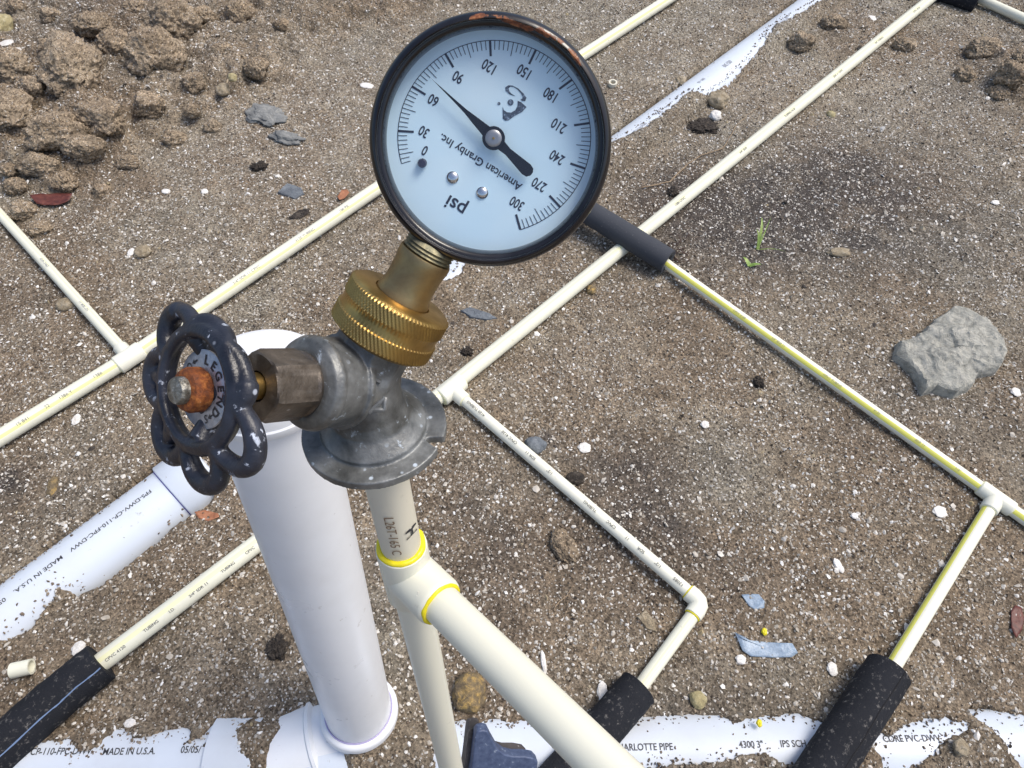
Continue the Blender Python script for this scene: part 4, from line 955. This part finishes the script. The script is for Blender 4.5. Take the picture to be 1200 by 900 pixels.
# packing nut, stem
m2 = MB(); Nw = Bw
def hexprof(r, h, t): return r
m2.lathe(Nw, hw, rm([(8.6, 20), (9.2, 20.6), (9.4, 21.5), (10.1, 22.2), (10.1, 33.6), (9.3, 35.2), (8.6, 35.6), (4.2, 35.6), (4.0, 34)]), 72, rfun=lambda r, h, t: min(r,   .0087 / max(math.cos(((t + .35) % (PI / 3)) - PI / 6), .5)) if h > .0218 else r)
m2.done('packing_nut', M_NUT, tv, 30)
m2 = MB(); m2.lathe(Nw, hw, rm([(3.7, 32), (3.7, 47)]), 40); m2.done('stem', M_BRASS, tv)

# handwheel
Wc = Bw + hw * 53.4 * MM
wx = RIGHT - hw * RIGHT.dot(hw); wx.normalize(); wyv = hw.cross(wx).normalized()
if wyv.dot(UP) < 0: wyv = -wyv
hwT = thing('handwheel', Wc - hw * .004, 'black scalloped iron handwheel with flaking paint on the valve stem', 'handwheel')
m = MB()
def pol(r, a, h=0): return Wc + (wx * math.cos(a) + wyv * math.sin(a)) * r * MM + hw * h * MM
N = 96
for rr_, zz_, tt_ in ((14.0, -.4, 1.35), (15.0, -1.0, 1.6), (14.5, -2.6, 1.4)):
    m.tube([pol(rr_, 2 * PI * i / N, zz_) for i in range(N)], [tt_ * MM] * N, 12, closed=True, up=tuple(hw))
N = 168
LOBES = [(17, 15.8), (68, 15.9), (124, 22.6), (172, 23.2), (221, 24.0), (271, 23.8), (318, 24.2)]
def lob(i):
    a = 360.0 * i / N
    for k in range(7):
        a0, r0 = LOBES[k]; a1, r1 = LOBES[(k + 1) % 7]; a1 += 360 if k == 6 else 0; aa = a if a >= LOBES[0][0] else a + 360
        if a0 <= aa <= a1:
            t = (aa - a0) / (a1 - a0); pk = r0 + (r1 - r0) * t; c = (1 + math.cos(2 * PI * t)) / 2; c = c ** .8
            sk = math.sin(2 * PI * t) * 5.0
            return pol(15.4 + (pk - 15.4) * c, R(aa + sk), -1.6 - 1.6 * c), c
m.tube([lob(i)[0] for i in range(N)], [.0021 + .0007 * lob(i)[1] * min(1, (LOBES[int(((360 * i / N - 17) % 360) / 50.5) % 7][1] - 15) / 6) for i in range(N)], 12, closed=True, up=tuple(hw))
for a, wd in ((100, 3.4), (262, 4.2), (350, 4.0)):
    m.tube([pol(4, R(a), -5.6), pol(8, R(a), -5.0), pol(13, R(a), -2.4)], [.0045, wd * .62 * MM, wd * .75 * MM], 16, up=tuple(hw))
m.lathe(Wc, hw, rm([(5, -10), (6.6, -9.5), (6.6, -6.5), (8.4, -4.6), (9.2, -3.6), (6, -3.2)]), 40)
for a_ in (171, 221):
    m.tube([pol(15.5, R(a_), -1.8), pol(18, R(a_), -2.4), pol(21, R(a_), -3.0)], [.0026, .0024, .0018], 12, up=tuple(hw))
wh = m.done('wheel', M_WHEEL, hwT, fix=True)
md = wh.modifiers.new('cast', 'REMESH'); md.mode = 'VOXEL'; md.voxel_size = .0004; md.use_smooth_shade = True
md = wh.modifiers.new('soft', 'SMOOTH'); md.factor = .5; md.iterations = 5
m = MB(); m.lathe(Wc, hw, rm([(9.2, -3.3), (9.9, -2.9), (9.9, -2.4), (9.7, -2.3), (3, -2.2)]), 64); pl = m.done('plate', M_WASH, hwT)
m = MB()
for ch, an in zip('LEGEND', (74, 50, 27, 3, -22, -47)):
    a = R(an); e_u = (wx * math.cos(a) + wyv * math.sin(a)); e_r = (wx * math.sin(a) - wyv * math.cos(a)); text_plane(m, ch, pol(7.4, a, -2.12), e_r, e_u, .0034, .95, .03)
for ch, an in (('S', -80), ('O', 133), ('D', 222), ('N', 160)):
    a = R(an); e_u = (wx * math.cos(a) + wyv * math.sin(a)); e_r = (wx * math.sin(a) - wyv * math.cos(a)); text_plane(m, ch, pol(7.3, a, -2.12), e_r, e_u, .0030, .95, .01)
for an, sg in ((-64, 1), (112, -1)):
    a = R(an); e_u = (wx * math.cos(a) + wyv * math.sin(a)); e_r = (wx * math.sin(a) - wyv * math.cos(a)) * sg; c = pol(7.3, a, -2.12)
    m.add([c - e_r * .0012 + e_u * .0002, c - e_r * .0012 - e_u * .0002, c - e_u * .0002, c + e_u * .0002, c + e_u * .0007, c - e_u * .0007, c + e_r * .0012], [(0, 1, 2, 3), (4, 5, 6)] if sg > 0 else [(3, 2, 1, 0), (6, 5, 4)])
m.done('lettering', M_INK, pl)
m = MB(); m.lathe(Wc, hw, rm([(5.0, -2.2), (5.6, -1.6), (5.6, 1.4), (5.0, 2.5), (4.0, 2.9), (3.2, 2.9)]), 48, rfun=lambda r, h, t: min(r, .0053 / math.cos(((t + .3) % (PI / 3)) - PI / 6))); m.done('nut', M_RUST, hwT, 25)
m = MB(); m.lathe(Wc, hw, rm([(3.4, 1), (3.4, 4.4), (3.1, 5.0), (2.4, 5.3), (.2, 5.5)]), 40); m.done('screw_end', M_STEEL, hwT)

# ------------------------------------------------------------------ brass hose adapter
RC = Vector((-36, -19.8, 211)); RCw = W(RC)
tb2 = thing('hose_adapter', RCw - aw * .008, 'bright brass hose adapter with two knurled bands between the valve and the gauge', 'brass fitting')
def kn(r, h, t):
    hh = h / MM
    if (-6.6 < hh < -1.9) or (2.0 < hh < 6.6):
        k = 82; ph = (t * k / (2 * PI) + hh * .5) % 1; return r + .00055 * abs(ph * 2 - 1) - .00025
    return r
prof = [(12.0, -8.0), (14.6, -7.6), (15.4, -6.8)] + [(15.9, x) for x in np.linspace(-6.5, -2.0, 8)] + [(15.5, -1.7), (15.45, 0), (15.45, 1.6)] + [(15.75, x) for x in np.linspace(2.1, 6.5, 8)] + [(15.0, 6.9), (14.6, 7.3), (8.8, 7.4), (8.4, 6.6)]
m = MB(); m.lathe(RCw, aw, rm(prof), 656, rfun=kn); m.done('collar', M_BRASS, tb2, 50)
m = MB(); m.lathe(RCw, aw, rm([(8.3, 5), (8.3, 8), (7.7, 9.5), (7.5, 12), (7.6, 17.5), (7.9, 19), (8.0, 21), (7.8, 21.6), (6, 21.8)]), 64); m.done('neck', M_BRASSD, tb2)
# ------------------------------------------------------------------ pressure gauge
nv = Vector((-.03, .37, -.93)); nv = (nv - av * nv.dot(av)).normalized(); nw = WD(nv)
Gc = RC + av * 56 + nv * 7 + Vector((1.1, -.7, 0)); Gw = W(Gc); ev = -av; eu = ev.cross(nv).normalized(); evw = WD(ev); euw = WD(eu)
tg = thing('pressure_gauge', RCw + aw * .020, 'round black pressure gauge with pale blue dial and rust on its upper rim', 'pressure gauge')
m = MB(); m.lathe(RCw, aw, rm([(6.8, 19)] + sum([[(6.9, 19.5 + k * 1.1), (7.5, 20.0 + k * 1.1)] for k in range(5)], []) + [(6.4, 26.0)]), 64); m.done('threaded_stem', M_THREAD, tg)
m = MB(); m.lathe(Gw, nw, rm([(5, -27), (28, -26.5), (30.2, -25), (30.8, -22), (30.8, -6), (31.6, -5.5), (31.6, -3), (30.5, -3), (30.5, -24), (3, -24)]), 128); m.done('case', M_BEZEL, tg)
bz = MB(); prof = [(30.6, -9), (32.2, -8.2), (32.5, -6), (32.5, -2.2), (32.1, -.9), (31.2, -.1), (30.6, .1), (30.2, -.3), (30.0, -.9), (29.7, -1.0), (29.2, -1.2), (28.8, -1.7), (28.75, -7.6)]
bz.lathe(Gw, nw, rm(prof), 256, hint=tuple(wx)); bz.f = bz.f[:-2]; bz.m = bz.m[:-2]
bo = bz.done('bezel', M_BEZEL, tg, 50)
cx = W(CP(578, 163, 189)); va = np.zeros(len(bo.data.vertices))
base_ = tg.location
a0 = Vector((1, 0, 0))
for i, v in enumerate(bo.data.vertices):
    p = v.co + base_ - Gw; px_ = p.dot(RIGHT); py_ = p.dot(UP); a = math.degrees(math.atan2(py_, px_)); r = (p - nw * p.dot(nw)).length / MM; h = p.dot(nw) / MM
    if 36 < a < 100 and h > -4:
        q = mnoise.noise(Vector((a * .11, r * .9, 2.0)))
        w_ = min(1, (a - 34) / 10, (104 - a) / 8); rc_ = 30.6 + .5 * math.sin(a * .15); va[i] = max(0, min(1, (w_ * (.95 - abs(r - rc_) * .85) + q * .75)))
fattr(bo, 'rust', va)
ca = np.zeros(len(tg.children[1].data.vertices)); fattr(tg.children[1], 'rust', ca)
ZD = -7.5
m = MB(); m.lathe(Gw, nw, rm([(30, ZD - 1), (30, ZD), (.3, ZD)]), 96); m.done('dial', M_DIAL, tg, 20)
m = MB(); m.lathe(Gw, nw, rm([(28.7, -2.4), (28.7, -1.7), (.2, -1.7)]), 96); 
m = MB(); m.lathe(Gw, nw, rm([(28.74, -1.9), (15, -1.8), (.2, -1.7)]), 96); m.f = [f for f in m.f if len(f) <= 4]; m.m = m.m[:len(m.f)]; m.done('lens', M_GLASS, tg)
def dial(px, py, dz=.12):
    "photo point -> point on the dial plane (local u, v in mm)"
    o = Gc + nv * (ZD + dz); d = Vector(((px - 600) / F, (py - 450) / F, 1)); t = o.dot(nv) / d.dot(nv); p = d * t - o
    return p.dot(eu), p.dot(ev)
def DW(u, v, dz=.12): return Gw + euw * (u * MM) + evw * (v * MM) + nw * ((ZD + dz) * MM)
DC = dial(579.5, 161)
RT = sum(math.dist(dial(*p), DC) for p in ((574, 47), (691, 144), (466, 153))) / 3
def tick_ang(px, py): u, v = dial(px, py); return math.degrees(math.atan2(v - DC[1], u - DC[0]))
aT = {30: 176.5, 120: 92.5, 210: 8.2, 300: -74.3}
def angle(psi):
    ks = sorted(aT); vals = [aT[k] for k in ks]
    for i in range(1, len(vals)):
        while vals[i] > vals[i - 1]: vals[i] -= 360
    if psi < 120: i = 0
    elif psi < 210: i = 1
    else: i = 2
    return vals[i] + (vals[i + 1] - vals[i]) * (psi - ks[i]) / (ks[i + 1] - ks[i])
RT = 113.0
def dpt(r, a, dz=.12): return DW(*dial(579.2 + r * math.cos(R(a)), 160.3 - r * math.sin(R(a)), dz), dz)
m = MB()
for psi in range(9, 301, 3):
    a = angle(psi); big = psi % 30 == 0; mid = psi % 15 == 0
    L, wd = (18.5, 2.7) if big else ((16.5, .85) if mid else (11, .8)); r0 = RT
    da = math.degrees(wd / 2 / RT); 
    m.add([dpt(r0, a - da), dpt(r0, a + da), dpt(r0 - L, a + da * 1.15), dpt(r0 - L, a - da * 1.15)], [(0, 1, 2, 3)])
a0_, a1_ = angle(9), angle(300); N = 150
for i in range(N):
    a = a0_ + (a1_ - a0_) * i / N; b = a0_ + (a1_ - a0_) * (i + 1) / N
    m.add([dpt(RT + .45, a), dpt(RT + .45, b), dpt(RT - .45, b), dpt(RT - .45, a)], [(0, 1, 2, 3)])
m.done('scale_marks', M_DIALINK, tg, 0)['kind'] = 'stuff'
m = MB()
for txt, px, py in (('0', 498, 176), ('30', 497, 154), ('60', 508, 117), ('90', 537, 90), ('120', 574, 78), ('150', 615, 84), ('180', 646, 111), ('210', 655, 147), ('240', 653, 184), ('270', 632, 216), ('300', 606, 238)):
    u, v = dial(px, py); text_plane(m, txt, DW(u, v), euw, evw, .0038, .72, .016)
for txt, px, py, sz, xs in (('psi', 534, 241, .0056, 1.0), ('American Granby Inc.', 563.5, 190, .0031, .95)):
    u, v = dial(px, py); text_plane(m, txt, DW(u, v), euw, evw, sz, xs, .014)
m.done('numeral', M_DIALINK, tg, 0)
m = MB()
def dpoly(pts, dz=.12): 
    vs = [DW(*dial(*p), dz) for p in pts]; return vs
m.add(dpoly([(589, 124.5), (590.5, 129), (594, 131.5), (599, 132), (604, 129), (606.5, 124), (606.7, 118), (611, 120), (617, 125.5), (612, 131), (603, 136), (596, 141), (592, 141.5), (589.3, 139)]), [tuple(range(14))])
m.add(dpoly([(598.3 + 3.5 * math.cos(a), 120 + 3.7 * math.sin(a)) for a in [2 * PI * i / 20 for i in range(20)]]), [tuple(range(20))])
m.add(dpoly([(584.7 + 1.8 * math.cos(a), 121.4 + 1.9 * math.sin(a)) for a in [2 * PI * i / 12 for i in range(12)]]), [tuple(range(12))])
cr = []; 
outer = [(604, 113), (597, 110.5), (592.5, 106.5), (592, 102.5), (595.5, 100), (601, 100.3), (607, 103.5), (613, 109), (617, 114.5), (615.5, 118.5), (611.5, 118.5)]
inner = [(603, 112), (599, 109.5), (596.5, 106.5), (596, 103.5), (598, 101.6), (602, 102), (606.5, 104.8), (610.5, 109.5), (612.5, 113.5), (612, 116), (610, 116)]
for i in range(len(outer) - 1): m.add(dpoly([outer[i], outer[i + 1], inner[i + 1], inner[i]]), [(0, 1, 2, 3)])
m.done('emblem', M_DIALGREY, tg, 0)
def ddisk(px, py, rpx, prof, name, material):
    u, v = dial(px, py, 0); k = rpx * .2325; m = MB(); m.lathe(DW(u, v, 0), nw, [(r * k * MM, h * MM) for r, h in prof], 32); m.done(name, material, tg)
ddisk(495.3, 191, 5.3, [(1, 0), (1, 1.6), (.8, 2.0), (.1, 2.1)], 'stop_pin', mat('dark_steel', (.1, .09, .12), .25, .8)[0])
for p in ((530.5, 208), (565.2, 226)): ddisk(*p, 7.2, [(1.0, 0), (1.0, .25), (.85, .5), (.6, .75), (.3, .9), (.05, .92)], 'rivet', M_CHROME)
# needle
zn = 2.2
hu, hv2 = dial(578.5, 162, zn); tu, tv_ = dial(504.5, 91, zn); bu, bv = dial(620, 201.5, zn)
def npt(f, side, tail=False):
    ax, ay = ((bu - hu), (bv - hv2)) if tail else ((tu - hu), (tv_ - hv2)); L = math.hypot(ax, ay); return (hu + ax * f - ay / L * side, hv2 + ay * f + ax / L * side)
pts = [npt(1, 0), npt(.6, .35), npt(.45, .55), npt(.3, 1.0), npt(.12, 1.5), npt(.0, 1.7), npt(.4, -1.05, True), npt(.92, -1.75, True), npt(1.02, -1.45, True), npt(1.07, -.5, True), npt(1.07, .5, True), npt(1.02, 1.45, True), npt(.92, 1.75, True), npt(.4, 1.05, True), npt(0, -1.7), npt(.12, -1.5), npt(.3, -1.0), npt(.45, -.55), npt(.6, -.35)]
m = MB(); m.prism([(p[0] * MM, p[1] * MM) for p in pts], Gw + nw * ((ZD + zn) * MM), euw, evw, 0, .0003)
m.lathe(DW(hu, hv2, zn), nw, rm([(3.1, -.1), (3.1, .6), (2.9, .8), (1.5, .8)]), 40); nd_ = m.done('needle', M_NEEDLE, tg, 30)
m = MB(); m.lathe(DW(hu, hv2, zn), nw, rm([(2.25, .7), (2.25, 1.3), (2.0, 1.55), (1.2, 1.65), (.05, 1.65)]), 40); hb = m.done('hub_cap', mat('brushed_hub', (.35, .36, .38), .35, .7)[0], nd_)
m = MB(); m.lathe(DW(hu, hv2, zn), nw, rm([(.35, 1.6), (.35, 1.9), (.05, 1.95)]), 16); m.done('pivot', M_BRASS, nd_)

# ------------------------------------------------------------------ blue four armed handle at the lower edge
th = thing('cross_handle', W(CP(572, 950, 640)), 'slate blue cross shaped valve handle poking up at the lower edge beside the riser', 'valve handle')
Dh = 600; hc = CP(582, 930, Dh); hx, hy = Vector((1, .06, 0)).normalized(), Vector((.06, -1, 0)).normalized()
tilt = Vector((.22, .25, -.94)).normalized(); hx = (hx - tilt * hx.dot(tilt)).normalized(); hy = (hy - tilt * hy.dot(tilt)).normalized()
k = Dh / F; pts = []
arms = [(R(113), 92), (R(41), 60), (R(-40), 75), (R(215), 80)]
shape = [(-34, 85), (-32, 89), (-26, 90), (-20, 88), (-15, 78), (-6, 62), (4, 53), (14, 49), (28, 47), (40, 43), (46, 36), (45, 24), (34, 4), (26, -20), (30, -45), (20, -60), (-10, -50), (-30, -55), (-40, -30), (-36, 0), (-34, 40)]
X = WD(hx); Y = WD(hy); Z = X.cross(Y)
poly = [(a * k * MM, b * k * MM) for a, b in shape][::-1]
if Z.dot(CAM - W(hc)) < 0: sg = -1
else: sg = 1
m = MB(); m.prism(poly, W(hc), X, Y, -sg * .010 if sg > 0 else .010, 0); hd = m.done('arms', [M_BLUEH], th, 30, fix=True)
bv_ = hd.modifiers.new('round', 'BEVEL'); bv_.width = .0012; bv_.segments = 3
m = MB(); m.prism([(a * .98 * k * MM - .0001, b * .98 * k * MM) for a, b in shape][::-1], W(hc) - X * .004 - Y * .005, X, Y, -sg * .024, -sg * .0105); m.done('skirt', [M_BLUEHS], th, 30, fix=True)
m = MB(); m.cyl(W(hc) - X * .005 , -Vector((0, .18, .98)), .008, .01, .18, 24); m.done('stem', M_NUT, th)

bpy.context.view_layer.update()
print('tris', sum(len(o.data.loop_triangles) if o.data.loop_triangles else len(o.data.polygons) * 2 for o in sc.objects if o.type == 'MESH'))
